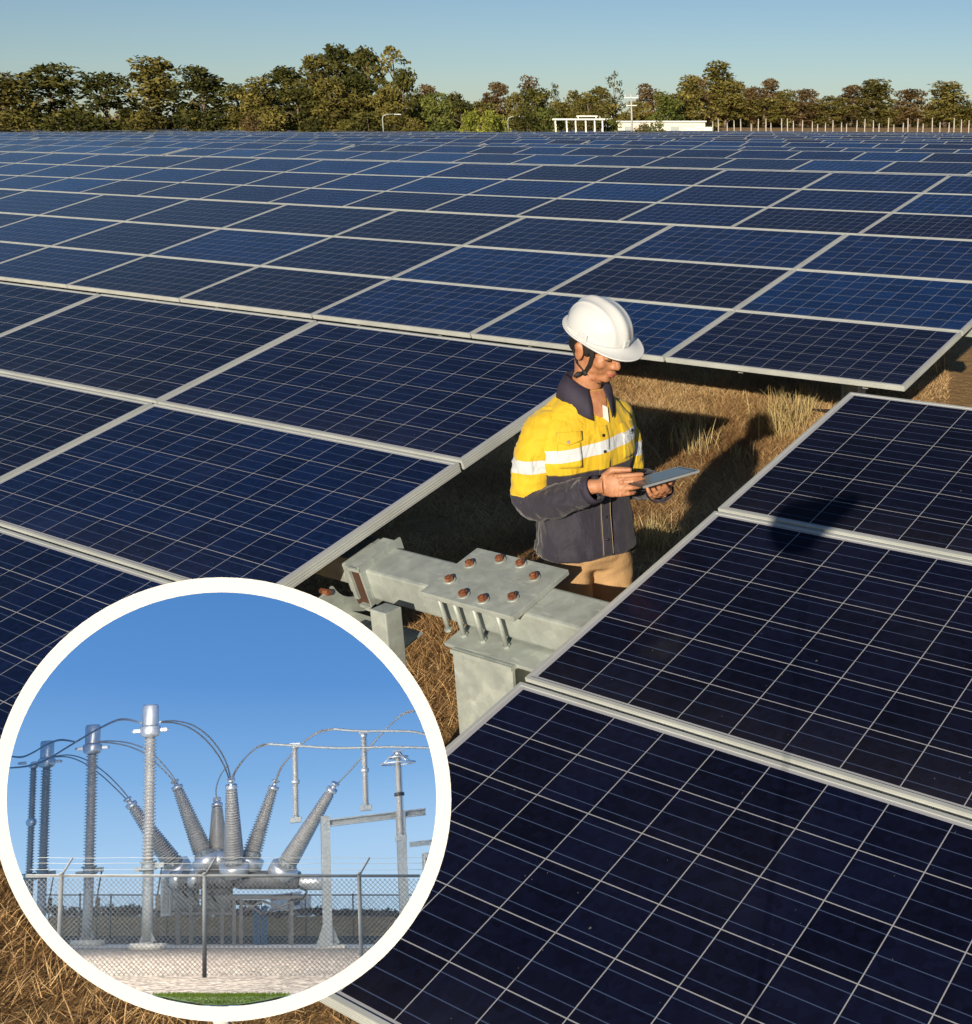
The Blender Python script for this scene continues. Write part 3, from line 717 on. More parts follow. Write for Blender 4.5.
# face details
def tube_part(name, pts, r, mat, parent, seg=8):
    m = MB(); m.tube(pts, r, seg); return m.build(name, mat, parent)
for s in (-1,1):
    tube_part('eyebrow', [hp(s*.012,-.089,.017),hp(s*.026,-.0885,.023),hp(s*.041,-.080,.021),hp(s*.050,-.068,.015)], [.0025,.0034,.003,.0012], M_HAIR, man)
    tube_part('eyelash', [hp(s*.017,-.083,-.0035),hp(s*.026,-.0865,-.0075),hp(s*.036,-.0840,-.0075),hp(s*.045,-.076,-.0035)], [.0011,.0018,.0018,.0010], M_HAIR, man)
m = MB(); m.tube([hp(-.021,-.083,-.064),hp(-.008,-.0945,-.0625),hp(0,-.0945,-.0635),hp(.008,-.0945,-.0625),hp(.021,-.083,-.064)],[.001,.0034,.003,.0034,.001],8)
m.tube([hp(-.019,-.082,-.067),hp(-.008,-.0905,-.0705),hp(.008,-.0905,-.0705),hp(.019,-.082,-.067)],[.001,.0042,.0042,.001],8); m.build('lips', M_LIP, man)
# hair
m = MB(); m.ell(hp(0,.026,.020),(.079,.090,.086),HR); m.ell(hp(0,.062,-.022),(.062,.045,.050),HR)
for s in (-1,1): m.ell(hp(s*.070,-.012,.008),(.0085,.022,.034),HR); m.ell(hp(s*.066,-.03,.03),(.009,.030,.03),HR)
m.ell(hp(0,-.062,.055),(.055,.028,.022),HR)
hm = remesh(m, .006, 3, 'hair'); place(hm, 'hair', M_HAIR, man)
# helmet
hroot = None
def hel(u, v):   # u around (0 = front), v 0 rim .. 1 top
    a = v*PI/2; cx, sx = math.cos(a), math.sin(a)
    x = math.sin(u); y = -math.cos(u)
    rr = cx**.80
    px, py, pz = .113*x*rr, .136*y*rr, .122*sx**.95
    # raised ridges running front to back over the crown
    lx = px/.113
    ridge = math.exp(-((lx)/.16)**2)*.007 + (math.exp(-((abs(lx)-.42)/.055)**2)*.0035)
    if abs(v) < .12: ridge *= v/.12
    n = Vector((px/.113**2, py/.136**2, (pz+.01)/.122**2)).normalized()
    return Vector((px,py,pz)) + n*ridge*(1 if v>.05 else 0)
m = MB(); NU, NV = 96, 30
HCAP = HM @ Matrix.Translation((0,.010,.043)) @ Matrix.Rotation(math.radians(-4),4,'X') @ Matrix.Scale(.885,4)
grid = [[m.bm.verts.new(HCAP @ hel(2*PI*i/NU, j/NV*.985)) for i in range(NU)] for j in range(NV+1)]
for j in range(NV):
    m._set([m.bm.faces.new((grid[j][i],grid[j][(i+1)%NU],grid[j+1][(i+1)%NU],grid[j+1][i])) for i in range(NU)], True)
m._set([m.bm.faces.new(grid[NV])], True)
shell = m.build('helmet', M_HELM, man)
sd_ = shell.modifiers.new('s','SOLIDIFY'); sd_.thickness = .003; sd_.offset = -1
m = MB(); prof = [(0,0),(1,-.004),(1,-.009),(0,-.010)]
rings = []
for i in range(NU):
    u = 2*PI*i/NU; fr = max(0,math.cos(u))**2.2; bk = max(0,-math.cos(u))**4
    ext = .010+.048*fr+.004*bk; drop = .016*fr+.002
    b = hel(u,0); o_ = Vector((math.sin(u),-math.cos(u),0)); 
    e = b+o_*ext; e.z -= drop; mid = b+o_*ext*.5; mid.z -= drop*.32
    lip = e+o_*.001+Vector((0,0,-.0035)); e2 = e+o_*.0035; e2.z += .002
    q = [b+Vector((0,0,.006)), b+o_*.002+Vector((0,0,.001)), mid, e+Vector((0,0,.001)), e2, e+o_*.003+Vector((0,0,-.004)), e-o_*.002+Vector((0,0,-.004)), mid-Vector((0,0,.004)), b-o_*.002-Vector((0,0,.004))]
    rings.append([m.bm.verts.new(HCAP @ p) for p in q])
for i in range(NU):
    a, b = rings[i], rings[(i+1)%NU]; k = len(a)
    m._set([m.bm.faces.new((a[j],a[(j+1)%k],b[(j+1)%k],b[j])) for j in range(k)], True)
m.build('brim', M_HELM, shell)
# accessory slots on the sides, front badge
for s in (-1,1):
    m = MB(); R2 = (HCAP.to_3x3()); m.box(HCAP @ Vector((s*.113,-.022,.014)),(.010,.042,.028),R2,.004); m.box(HCAP @ Vector((s*.110,.035,.010)),(.008,.050,.012),R2,.003); m.build('side_slot', M_HELM, shell)
m = MB(); m.box(HCAP @ Vector((0,-.137,.018)),(.030,.008,.030),HCAP.to_3x3(),.004); m.ell(HCAP @ Vector((0,-.128,.055)),(.007,.004,.007)); m.build('front_clip', M_HELM, shell)
# chin strap
def strap(pts, w=.0065, t=.0016, name='chin_strap'):
    m = MB(); P = [Vector(p) for p in pts]; rr = []
    for i,p in enumerate(P):
        d = (P[min(i+1,len(P)-1)]-P[max(i-1,0)]).normalized(); n = (p-HM@Vector((0,0,-.03))).normalized(); s_ = d.cross(n).normalized(); n = s_.cross(d)
        rr.append([m.bm.verts.new(p+s_*w*a+n*t*b) for a,b in ((-1,-1),(1,-1),(1,1),(-1,1))])
    for a,b in zip(rr,rr[1:]): m._set([m.bm.faces.new((a[j],a[(j+1)%4],b[(j+1)%4],b[j])) for j in range(4)])
    m._set([m.bm.faces.new(rr[0]), m.bm.faces.new(rr[-1][::-1])]); return m.build(name, M_STRAP, shell)
for s in (-1,1):
    K = hp(s*.058,-.022,-.085)
    strap([hp(s*.079,-.040,.030),hp(s*.075,-.044,0),hp(s*.0685,-.040,-.035),hp(s*.0640,-.030,-.065),K])
    strap([hp(s*.080,.030,.020),hp(s*.080,.030,-.03),hp(s*.070,.012,-.066),K],.004)
    strap([K,hp(s*.045,-.045,-.104),hp(s*.02,-.058,-.118),hp(0,-.062,-.121)],.006)
    m = MB(); m.ell(K+HR@Vector((s*.004,0,0)),(.006,.012,.010),HR,12,8); m.build('strap_knot', M_STRAP, shell)
m = MB(); k0 = hp(-.064,-.018,-.088); m.tube([k0,k0+Vector((-.016,.004,-.002)),k0+Vector((-.030,.010,-.010))],[.006,.009,.004],8); m.build('strap_end', M_STRAP, shell)
# shirt torso
RINGS = [(.925,0,.005,.174,.132),(.99,0,.004,.170,.128),(1.08,0,.002,.162,.120),(1.18,0,0,.168,.120),(1.28,0,-.004,.180,.125),(1.35,0,-.006,.180,.120),(1.40,0,-.006,.164,.106),(1.44,0,-.006,.132,.090),(1.475,.002,-.010,.090,.076),(1.505,.006,-.018,.072,.066)]
def ring_at(z):
    for a,b in zip(RINGS,RINGS[1:]):
        if z <= b[0]:
            f = max(0,(z-a[0])/(b[0]-a[0])); return [a[k]+(b[k]-a[k])*f for k in range(5)]
    return RINGS[-1]
def torso(phi, z, off=0):
    """phi 0 = front, + towards his left (+x)"""
    _,cx,cy,a,b = ring_at(z); c, s = math.cos(phi), math.sin(phi); e = .86
    x = a*math.copysign(abs(s)**e, s); y = -b*math.copysign(abs(c)**e, c)
    n = Vector((s/a, -c/b, 0)).normalized(); return Vector((cx+x, cy+y, z))+n*off, n
m = MB(); NZ, NP = 60, 96; gr = []
for j in range(NZ+1):
    z = .925+(1.505-.925)*j/NZ; row = []
    for i in range(NP):
        phi = 2*PI*i/NP; p, n = torso(phi, z)
        q = Vector((phi_x:=math.cos(phi)*1.3, math.sin(phi)*1.3, z*2.2))
        w = mn.noise(Vector((math.cos(phi)*2.4+z*3, math.sin(phi)*2.4, z*5)))*.009 + mn.noise(Vector((math.cos(phi)*5-z*7, math.sin(phi)*5, z*5)))*.004
        w += .011*(.35-abs(mn.noise(Vector((math.cos(phi)*3.2+z*5+9, math.sin(phi)*3.2, z*6-phi*.0)))))*1.2; w += .003*math.sin(phi*7+z*22)*max(0,1-abs(z-1.02)/.14) + (.006 if z<.96 else 0)
        if z > 1.40: w *= .4
        row.append(m.bm.verts.new(p+n*w))
    gr.append(row)
for j in range(NZ): m._set([m.bm.faces.new((gr[j][i],gr[j][(i+1)%NP],gr[j+1][(i+1)%NP],gr[j+1][i])) for i in range(NP)], True)
shirt = m.build('shirt', M_SHIRT, man); sm = shirt.modifiers.new('s','SOLIDIFY'); sm.thickness = .003; sm.offset = 1
# sleeves with folds
def sleeve(pts, rad, seed):
    m = MB(); P = [Vector(p) for p in pts]; dense = []; rd = []
    n = len(P)
    for i in range(n-1):
        p0,p1,p2,p3 = P[max(i-1,0)],P[i],P[i+1],P[min(i+2,n-1)]
        for k in range(12):
            t = k/12; dense.append(.5*((2*p1)+(p2-p0)*t+(2*p0-5*p1+4*p2-p3)*t*t+(3*p1-p0-3*p2+p3)*t**3)); rd.append(rad[i]+(rad[i+1]-rad[i])*t)
    dense.append(P[-1]); rd.append(rad[-1]); t0 = (dense[1]-dense[0]).normalized(); nr = t0.orthogonal().normalized(); rings = []; SG = 40
    for i,p in enumerate(dense):
        t = (dense[min(i+1,len(dense)-1)]-dense[max(i-1,0)]).normalized(); nr = (nr-t*nr.dot(t)).normalized(); b = t.cross(nr); row = []
        for j in range(SG):
            a = 2*PI*j/SG; d = nr*math.cos(a)+b*math.sin(a)
            w = mn.noise(Vector((math.cos(a)*1.6+seed, math.sin(a)*1.6, i*.16)))*.008 + (.25-abs(mn.noise(Vector((math.cos(a)*1.2+seed+5, math.sin(a)*1.8, i*.36)))))*.014
            row.append(m.bm.verts.new(p+d*(rd[i]+w)))
        rings.append(row)
    for a,b in zip(rings,rings[1:]): m._set([m.bm.faces.new((a[j],a[(j+1)%SG],b[(j+1)%SG],b[j])) for j in range(SG)], True)
    o = m.build('sleeve', M_SLEEVE, shirt); o.data.attributes.new('along','FLOAT','POINT').data.foreach_set('value', np.repeat(np.linspace(0,1,len(dense)),SG).astype(np.float32)); q = o.modifiers.new('s','SOLIDIFY'); q.thickness = .0025; q.offset = 1; return o
sleeve([(-.090,0,1.415),(-.140,.002,1.380),(-.178,.010,1.305),(-.198,.022,1.21),(-.198,.016,1.135),(-.165,-.085,1.150),(-.128,-.175,1.190),(-.105,-.232,1.216)],[.040,.062,.064,.060,.058,.053,.046,.040],1.3)
sleeve([(.090,0,1.415),(.135,.0,1.380),(.165,.0,1.305),(.180,-.01,1.21),(.186,-.02,1.135),(.180,-.110,1.150),(.165,-.190,1.160),(.150,-.245,1.168)],[.040,.060,.058,.054,.052,.048,.044,.039],7.7)
for P0,P1 in (((-.113,-.215,1.207),(-.103,-.238,1.219)),((.156,-.226,1.164),(.149,-.250,1.170))):
    m = MB(); m.cyl(P0,P1,.0455,.043,24,caps=False); o = m.build('cuff', M_NAVY, shirt); q = o.modifiers.new('s','SOLIDIFY'); q.thickness = .004; q.offset = 1
# collar, placket, pockets, buttons
m = MB(); NCc = 40; A = []
for i in range(NCc+1):
    ph = math.radians(22+316*i/NCc); c, s = math.cos(ph), math.sin(ph)      # phi measured from the front
    f = max(0, c)**1.5
    top = Vector((.010+.064*s, -.024-.062*c, 1.545-.045*f)); fold = Vector((.010+.070*s, -.024-.068*c, 1.552-.045*f))
    bot = Vector((.006+(.100+.006*f)*s, -.018-(.088+.036*f)*c, 1.478-.072*f))
    mid = fold.lerp(bot,.5)+Vector((s,-c,0))*.006
    A.append([m.bm.verts.new(p) for p in (top-Vector((0,0,.035)), top, fold, mid, bot)])
for a,b in zip(A,A[1:]): m._set([m.bm.faces.new((a[j],b[j],b[j+1],a[j+1])) for j in range(4)], True)
col_ = m.build('collar', M_NAVY, shirt); q = col_.modifiers.new('s','SOLIDIFY'); q.thickness = .003
# skin and white undershirt in the open neck
m = MB(); g_ = []
for j in range(9):
    f = j/8; z = 1.418+(1.505-1.418)*f; w_ = .02+.50*f**.8
    g_.append([m.bm.verts.new(torso(.03+w_*u,z,.010-.003*f)[0]) for u in (-1,-.6,-.2,.2,.6,1)])
for a,b in zip(g_,g_[1:]): m._set([m.bm.faces.new((a[i],a[i+1],b[i+1],b[i])) for i in range(5)], True)
m.build('open_neck', M_SKIN, shirt)
m = MB(); b1 = torso(.13,1.398,.015)[0]; m.poly([torso(.05,1.415,.014)[0],torso(.13,1.455,.013)[0],torso(.24,1.445,.013)[0],b1]); o = m.build('label', M_WHITE, shirt); q=o.modifiers.new('s','SOLIDIFY'); q.thickness=.002
def patch(name, ph0, ph1, z0, z1, off, mat, point=0.0, n=10, k=8):
    m = MB(); g_ = []
    for j in range(k+1):
        row = []
        for i in range(n+1):
            u = i/n; ph = ph0+(ph1-ph0)*u; zz0 = z0-point*(1-abs(2*u-1)); z = zz0+(z1-zz0)*j/k
            row.append(m.bm.verts.new(torso(ph,z,off)[0]))
        g_.append(row)
    for j in range(k): m._set([m.bm.faces.new((g_[j][i],g_[j][i+1],g_[j+1][i+1],g_[j+1][i])) for i in range(n)], True)
    o = m.build(name, mat, shirt); q = o.modifiers.new('s','SOLIDIFY'); q.thickness = .0035; q.offset = 1; return o
patch('placket', -.085, .085, .93, 1.39, .0095, M_SHIRT, n=4, k=60)
for s,a0,a1 in ((-1,-.95,-.38),(1,.38,.95)):
    patch('pocket', a0+.03, a1-.03, 1.262, 1.348, .0085, M_SHIRT); patch('pocket_flap', a0, a1, 1.355, 1.385, .012, M_SHIRT, point=.014)
    p, n = torso((a0+a1)/2, 1.354, .018); m = MB(); m.cyl(p, p+n*.003, .0062, .005, 14); m.build('button', M_SILV if s<0 else M_BTN, shirt)
for z in (1.36,1.305,1.235,1.16,1.07,.99):
    p, n = torso(0.0, z, .0135); m = MB(); m.cyl(p, p+n*.003, .0058, .005, 14); m.build('button', M_BTN, shirt)
M_THREAD = simple('pale_thread', (.35,.27,.16), .8)
for ph in (-.075,.075):
    m = MB(); m.tube([torso(ph,z,.0145)[0] for z in np.linspace(.935,1.22,30)],.0009,5); m.build('seam', M_THREAD, shirt)
# trousers and boots
m = MB()
for s in (-1,1): m.tube([(s*.066,0,.985),(s*.085,.0,.86),(s*.095,-.008,.62),(s*.10,-.006,.48),(s*.108,.012,.25),(s*.112,.02,.07)],[.082,.090,.080,.070,.062,.066],24)
m.ell((0,.0,.92),(.152,.108,.085)); tr = remesh(m, .009, 8, 'trousers')
for v in tr.vertices:
    w = mn.noise(v.co*13)*.008+(.2-abs(mn.noise(Vector((v.co.x*9,v.co.y*9,v.co.z*22)))))*.014; v.co += v.normal*w
place(tr, 'trousers', M_TAN, man)
for s in (-1,1):
    m = MB(); m.ell((s*.115,-.045,.035),(.048,.135,.04)); m.tube([(s*.112,.03,.03),(s*.112,.025,.12)],[.052,.056],20); m.ell((s*.115,.03,.035),(.042,.05,.04))
    bt = remesh(m,.007,4,'boot'); 
    for v in bt.vertices: v.co.z = max(v.co.z, .0)
    place(bt,'boot', M_BOOT, man)
for s in (-1,1):
    m = MB(); m.tube([(s*.165,-.03,.93),(s*.168,-.035,.80),(s*.165,-.03,.62)],.0025,5); m.build('seam', M_THREAD, man)
m = MB(); m.box((.158,-.03,.93),(.02,.06,.10),None,.008); m.build('phone_pouch', M_STRAP, man)
# tablet held in both hands
tb = empty('tablet', (0,0,0)); tag(tb, 'thin tablet with grey glossy screen held flat in the hands of the worker', 'tablet')
MW = Matrix.Translation(ORG) @ Matrix.Rotation(TH,4,'Z')
tb.matrix_world = MW @ Matrix.Translation((.062,-.375,1.256)) @ Matrix.Rotation(math.radians(-8),4,'Z') @ Matrix.Rotation(math.radians(-6),4,'Y') @ Matrix.Rotation(math.radians(-9),4,'X')
m = MB(); m.box((0,0,0),(.205,.145,.007),None,.003); m.build('body', simple('tablet_shell',(.03,.03,.033),.35), tb)
t = NT('screen_glass'); t.set(Base_Color=(.10,.105,.11), Roughness=.22, Specular_IOR_Level=.5)
m = MB(); m.box((0,0,.0040),(.180,.126,.0012)); m.build('screen', t.m, tb)
m = MB(); m.box((0,.074,0),(.206,.003,.0074)); m.box((0,-.074,0),(.206,.003,.0074)); m.box((.104,0,0),(.003,.145,.0074)); m.build('rim', M_SILV, tb)

# ------------------------------------------------------------------ round display case with the substation model
K = .0065
CC = lambda x,y,z: RT*x+UP*y+FW*z
SU = CC(-.4405,3.628,1).normalized(); SN = CC(0,1,.3291).normalized()
SY = ray(220,908); SY = (SY-SU*SY.dot(SU)).normalized(); SX = SY.cross(SU).normalized()
HG = 1.415*K
def sg(px, py):
    d = ray(px,py); return CAM+d*(HG/(-SN.dot(d)))
def sdep(px, py, dep): return CAM+ray(px,py)*dep
def dep_of(P): return (Vector(P)-CAM).dot(FW)
SR = Matrix((SX,SY,SU)).transposed().to_4x4()
def sframe(P, rz=0): return Matrix.Translation(P) @ SR @ Matrix.Rotation(rz,4,'Z') @ Matrix.Scale(K,4)
def loc(F, px, py, dep=None):
    """pixel to local metres of a frame (at the frame's own depth unless given)"""
    d = dep if dep is not None else dep_of(F.translation); return F.inverted() @ sdep(px,py,d)
def zup(P, py):
    """height in metres above P along the model's up direction where its top stands"""
    v = Vector(P)-CAM; t_ = (PY0-py)/FPX; return ((t_*v.dot(FW)-v.dot(UP))/(SU.dot(UP)-t_*SU.dot(FW)))/K
def sthing(name, P, label, cat, group=None, rz=0):
    o = empty(name); o.matrix_world = sframe(P, rz); return tag(o, label, cat, group)
CX, CY, RXp, RYp = 221.5, 799.5, 214.8, 207.2
D0, D1 = .1155, .455
def ering(sc, dep, n=96, add=0.0):
    return [sdep(CX+(RXp*sc+add)*math.cos(2*PI*i/n), CY-(RYp*sc+add)*math.sin(2*PI*i/n), dep) for i in range(n)]
M_RIM = simple('off_white_rim', (.58,.57,.55), .7, var=.01)
case = empty('display_case', sdep(CX,CY,D0)); tag(case, 'round off-white rim around the small substation scene at the lower left','display case')
base_inv = case.matrix_world.inverted() if False else Matrix.Translation(-case.location)
def cpt(P): return base_inv @ Vector(P)
m = MB(); n = 96
A = [m.bm.verts.new(cpt(p)) for p in ering(1,D0)]; B = [m.bm.verts.new(cpt(p)) for p in ering(1,D0,add=15.0)]
C_ = [m.bm.verts.new(cpt(p)) for p in ering(1,D0+.0022)]; D_ = [m.bm.verts.new(cpt(p)) for p in ering(1,D0+.0022,add=14.6)]
for i in range(n):
    j = (i+1)%n
    for q in ((A[i],A[j],B[j],B[i]),(C_[i],D_[i],D_[j],C_[j]),(B[i],B[j],D_[j],D_[i]),(A[i],C_[i],C_[j],A[j])): m._set([m.bm.faces.new(q)])
m.build('rim', M_RIM, case)
m = MB()
R1 = [m.bm.verts.new(cpt(p)) for p in ering(1,D0+.0022,add=10)]; R2 = [m.bm.verts.new(cpt(p)) for p in ering(1,D1+.0095,add=10)]
for i in range(n): m._set([m.bm.faces.new((R1[i],R1[(i+1)%n],R2[(i+1)%n],R2[i]))], True)
m._set([m.bm.faces.new(R2)]); m.build('shell', M_RIM, case)
# stand of the case
sp_ = sdep(CX, CY+RYp+12, .36); m = MB(); q0 = cpt((sp_.x,sp_.y,gz)); q1 = cpt(sp_)
m.cyl(q0, q1+Vector((0,0,.01)), .0025, .0025, 10); m.cyl(q0, q0+Vector((0,0,.02)), .12,.12,28); m.build('stand', M_RIM, case)
# sky lining that emits; a warm fill on its unseen side is added
t = NT('inset_sky_fill'); tc = t.add('ShaderNodeTexCoord'); g_ = t.add('ShaderNodeNewGeometry')
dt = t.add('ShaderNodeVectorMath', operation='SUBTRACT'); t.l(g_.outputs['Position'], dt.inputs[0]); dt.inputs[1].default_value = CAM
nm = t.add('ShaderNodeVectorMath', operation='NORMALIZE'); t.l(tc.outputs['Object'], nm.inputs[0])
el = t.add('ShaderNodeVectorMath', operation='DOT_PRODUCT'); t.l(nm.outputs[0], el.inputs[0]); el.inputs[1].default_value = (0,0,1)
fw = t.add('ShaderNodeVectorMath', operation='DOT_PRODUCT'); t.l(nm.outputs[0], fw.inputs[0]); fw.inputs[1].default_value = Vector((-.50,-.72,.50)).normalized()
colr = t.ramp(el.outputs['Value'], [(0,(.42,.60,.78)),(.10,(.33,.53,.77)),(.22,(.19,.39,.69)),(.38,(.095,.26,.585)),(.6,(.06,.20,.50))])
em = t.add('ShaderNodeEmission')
sunny = t.math('MAXIMUM', fw.outputs['Value'], 0.0); fill_glow = t.math('POWER', sunny, 6.0); t.l(t.mix(t.math('MINIMUM', t.math('MULTIPLY', fill_glow, 3.0), 1.0), colr, (1.0,.93,.80)), em.inputs[0]); t.l(t.math('ADD', .84, t.math('MULTIPLY', fill_glow, 10.0)), em.inputs[1]); t.l(em.outputs[0], t.out.inputs[0])  # added warm fill glow on lining walls out of view, lights the model
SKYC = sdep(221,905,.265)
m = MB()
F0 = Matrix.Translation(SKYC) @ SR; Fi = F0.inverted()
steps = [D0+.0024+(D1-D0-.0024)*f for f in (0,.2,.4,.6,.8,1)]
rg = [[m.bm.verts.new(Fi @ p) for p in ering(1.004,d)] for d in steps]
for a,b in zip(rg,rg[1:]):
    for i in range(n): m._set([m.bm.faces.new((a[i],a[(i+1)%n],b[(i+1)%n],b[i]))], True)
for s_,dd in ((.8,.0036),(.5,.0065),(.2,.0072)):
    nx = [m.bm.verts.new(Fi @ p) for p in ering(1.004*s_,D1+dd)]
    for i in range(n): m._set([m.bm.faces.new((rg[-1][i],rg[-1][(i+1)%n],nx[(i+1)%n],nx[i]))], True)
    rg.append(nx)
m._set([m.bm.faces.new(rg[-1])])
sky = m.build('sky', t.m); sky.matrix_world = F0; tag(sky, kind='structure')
# ground of the model: strips clipped to the round case
def strip(name, rowsP, mat, kind='structure', wide=None):
    """rowsP: list of (pixel y of the row, height in metres above the plane); the row follows depth lines and ends at the case wall"""
    V=[];F=[];nn=48
    for (py, hgt) in rowsP:
        half = RXp*1.0*math.sqrt(max(0.0,1-((min(wide or py,CY+RYp*.9985)-CY)/RYp)**2))
        for i in range(nn+1):
            px = CX-half+2*half*i/nn; P = sg(px,py)+SU*(hgt*K); V.append(P)
    for r in range(len(rowsP)-1):
        for i in range(nn): a=r*(nn+1)+i; F.append((a,a+1,a+nn+2,a+nn+1))
    c0 = V[len(V)//2].copy(); o = mesh_np(name, [tuple(v-c0) for v in V], F, mat); o.location = c0; return tag(o, kind=kind)
def gravel_mat():
    t = NT('gravel'); a = t.noise(1400, 6, .7); v = t.add('ShaderNodeTexVoronoi'); v.inputs['Scale'].default_value = 1900; tc = t.add('ShaderNodeTexCoord'); t.l(tc.outputs['Object'], v.inputs['Vector'])
    s = t.add('ShaderNodeSeparateColor'); t.l(v.outputs['Color'], s.inputs[0]); b = t.noise(12,4)
    c = t.ramp(t.math('ADD', t.math('MULTIPLY', s.outputs[0], .6), t.math('MULTIPLY', a.outputs[0], .4)), [(.25,(.05,.04,.032)),(.5,(.20,.165,.135)),(.75,(.42,.36,.31))])
    c = t.mix(t.math('MULTIPLY', b.outputs[0], .35), c, (.22,.18,.15)); t.set(Base_Color=c, Roughness=.95); t.bump(v.outputs['Distance'], .5, .0006); return t.m
M_GRAV = gravel_mat()
M_FIELD = simple('stubble_field', (.42,.21,.085), .95, var=.35, scale=160, bump=.6, bscale=500)
M_DARK_GROUND = simple('dark_ground', (.05,.034,.024), .95, var=.4, scale=120, bump=.5, bscale=400)
M_WOODS = simple('far_woods', (.15,.125,.115), .95, var=.5, scale=120, bump=.8, bscale=300)
M_GRASS = simple('short_green_grass', (.10,.17,.02), .9, var=.6, scale=300, bump=.9, bscale=900)
strip('gravel', [(y_,0) for y_ in (1005.5,1000,990,980,970,960,952,946.5)], M_GRAV)
strip('grass_verge', [(1006,.02),(1002,.03),(999,.03),(995.5,.004)], M_GRASS)
strip('path', [(948.2,.010),(944.6,.010)], simple('pale_slab',(.50,.46,.40),.9,var=.15,scale=60))
strip('ground', [(946.6,.0),(941,.0),(936.2,.02)], M_DARK_GROUND)  # dark brown ground strip between slab and field
strip('field', [(936.6,.03),(935.8,.28),(935.0,.62),(934.4,.97)], M_FIELD, wide=921)
# verge blades and far hedge
nb = 7000; pxs = rng.uniform(120,330,nb); pys = rng.uniform(994.5,1006,nb); Pb = []
for a,b in zip(pxs,pys):
    if ((a-CX)/RXp)**2+((b-CY)/RYp)**2 < .99: Pb.append(sg(a,b))
Pb = np.array([tuple(p) for p in Pb]); nb = len(Pb)
Hh = rng.uniform(.02,.055,nb)*K; ww = rng.uniform(.012,.03,nb)*K
ax = np.array(SX); up_ = np.array(SU); le = rng.normal(0,.5,nb)
tip = Pb + up_*Hh[:,None] + ax*(Hh*le)[:,None]; V = np.concatenate([Pb-ax*ww[:,None]*.5, Pb+ax*ww[:,None]*.5, tip+ax*ww[:,None]*.1, tip-ax*ww[:,None]*.1]); i_ = np.arange(nb)
o = mesh_np('verge_grass', V, np.stack([i_,i_+nb,i_+2*nb,i_+3*nb],1), leaf_mat('verge_blade',(.06,.10,.012),(.13,.20,.02),(.24,.28,.05),.2))
o.data.attributes.new('tone','FLOAT','POINT').data.foreach_set('value', np.tile(rng.uniform(0,1,nb),4).astype(np.float32)); tag(o,'strip of short green grass in front of the gravel yard','grass',kind='stuff')
cl = []
for i in range(260):
    px = random.uniform(20,425); P = sdep(px, random.uniform(908,916) if px<330 else random.uniform(912,916), .448); w_ = random.uniform(.12,.30)*K*.75
    cl.append(((P.x,P.y,P.z),(w_*2.0,w_*2.0,w_*.9)))
def small_cloud(name, cl, per, size, mat):
    C=[];T=[]
    for c,rad in cl:
        d = rng.normal(0,1,(per,3)); d /= np.linalg.norm(d,axis=1)[:,None]; C.append(d*(rng.uniform(0,1,per)**.5)[:,None]*np.array(rad)+np.array(c)); T.append(np.clip(rng.uniform(.2,.8)+rng.normal(0,.15,per),0,1))
    C=np.concatenate(C);T=np.concatenate(T);n=len(C);a=rng.normal(0,1,(n,3));a/=np.linalg.norm(a,axis=1)[:,None];b=np.cross(a,rng.normal(0,1,(n,3)));b/=np.linalg.norm(b,axis=1)[:,None];s=(size*rng.uniform(.5,1.4,n))[:,None]
    V=np.concatenate([C-a*s,C-b*s*.6,C+a*s,C+b*s*.6]);i=np.arange(n);o=mesh_np(name,V,np.stack([i,i+n,i+2*n,i+3*n],1),mat);o.data.attributes.new('tone','FLOAT','POINT').data.foreach_set('value',np.tile(T,4).astype(np.float32));return o
tag(small_cloud('far_woods', cl, 60, .00058, leaf_mat('bare_woods',(.055,.045,.042),(.12,.10,.095),(.21,.18,.165),.1)), 'low grey brown line of far woods on the horizon behind the substation','woods',kind='stuff')

# materials of the yard
M_STEEL = galv('yard_steel', (.24,.255,.265)); M_ALUM = simple('cast_aluminium', (.50,.51,.52), .35, .6, var=.1, scale=3)
M_PORC = simple('grey_porcelain', (.27,.265,.26), .35, var=.12, scale=2, coat=.3); M_TANK = simple('tank_grey', (.13,.135,.14), .5, .2, var=.2)
M_WIRE = simple('bare_conductor', (.22,.22,.22), .5, .5); M_BLUE = simple('blue_paint', (.008,.05,.12), .5); M_FENCE = simple('fence_zinc', (.09,.095,.10), .55, .4)
def sheds(p, axis, L, r0, r1, pitch, core=.72, seg=20):
    """profile of a ribbed insulator from radius r0 to r1"""
    n = int(L/pitch); prof = []
    for i in range(n):
        f = i/n; r = r0+(r1-r0)*f; h = i*pitch
        prof += [(h, r*core),(h+pitch*.35, r*core),(h+pitch*.62, r),(h+pitch*.74, r),(h+pitch*.9,r*core)]
    prof.append((L, r1*core)); return prof
SNL = (SR.inverted().to_3x3() @ SN).normalized()
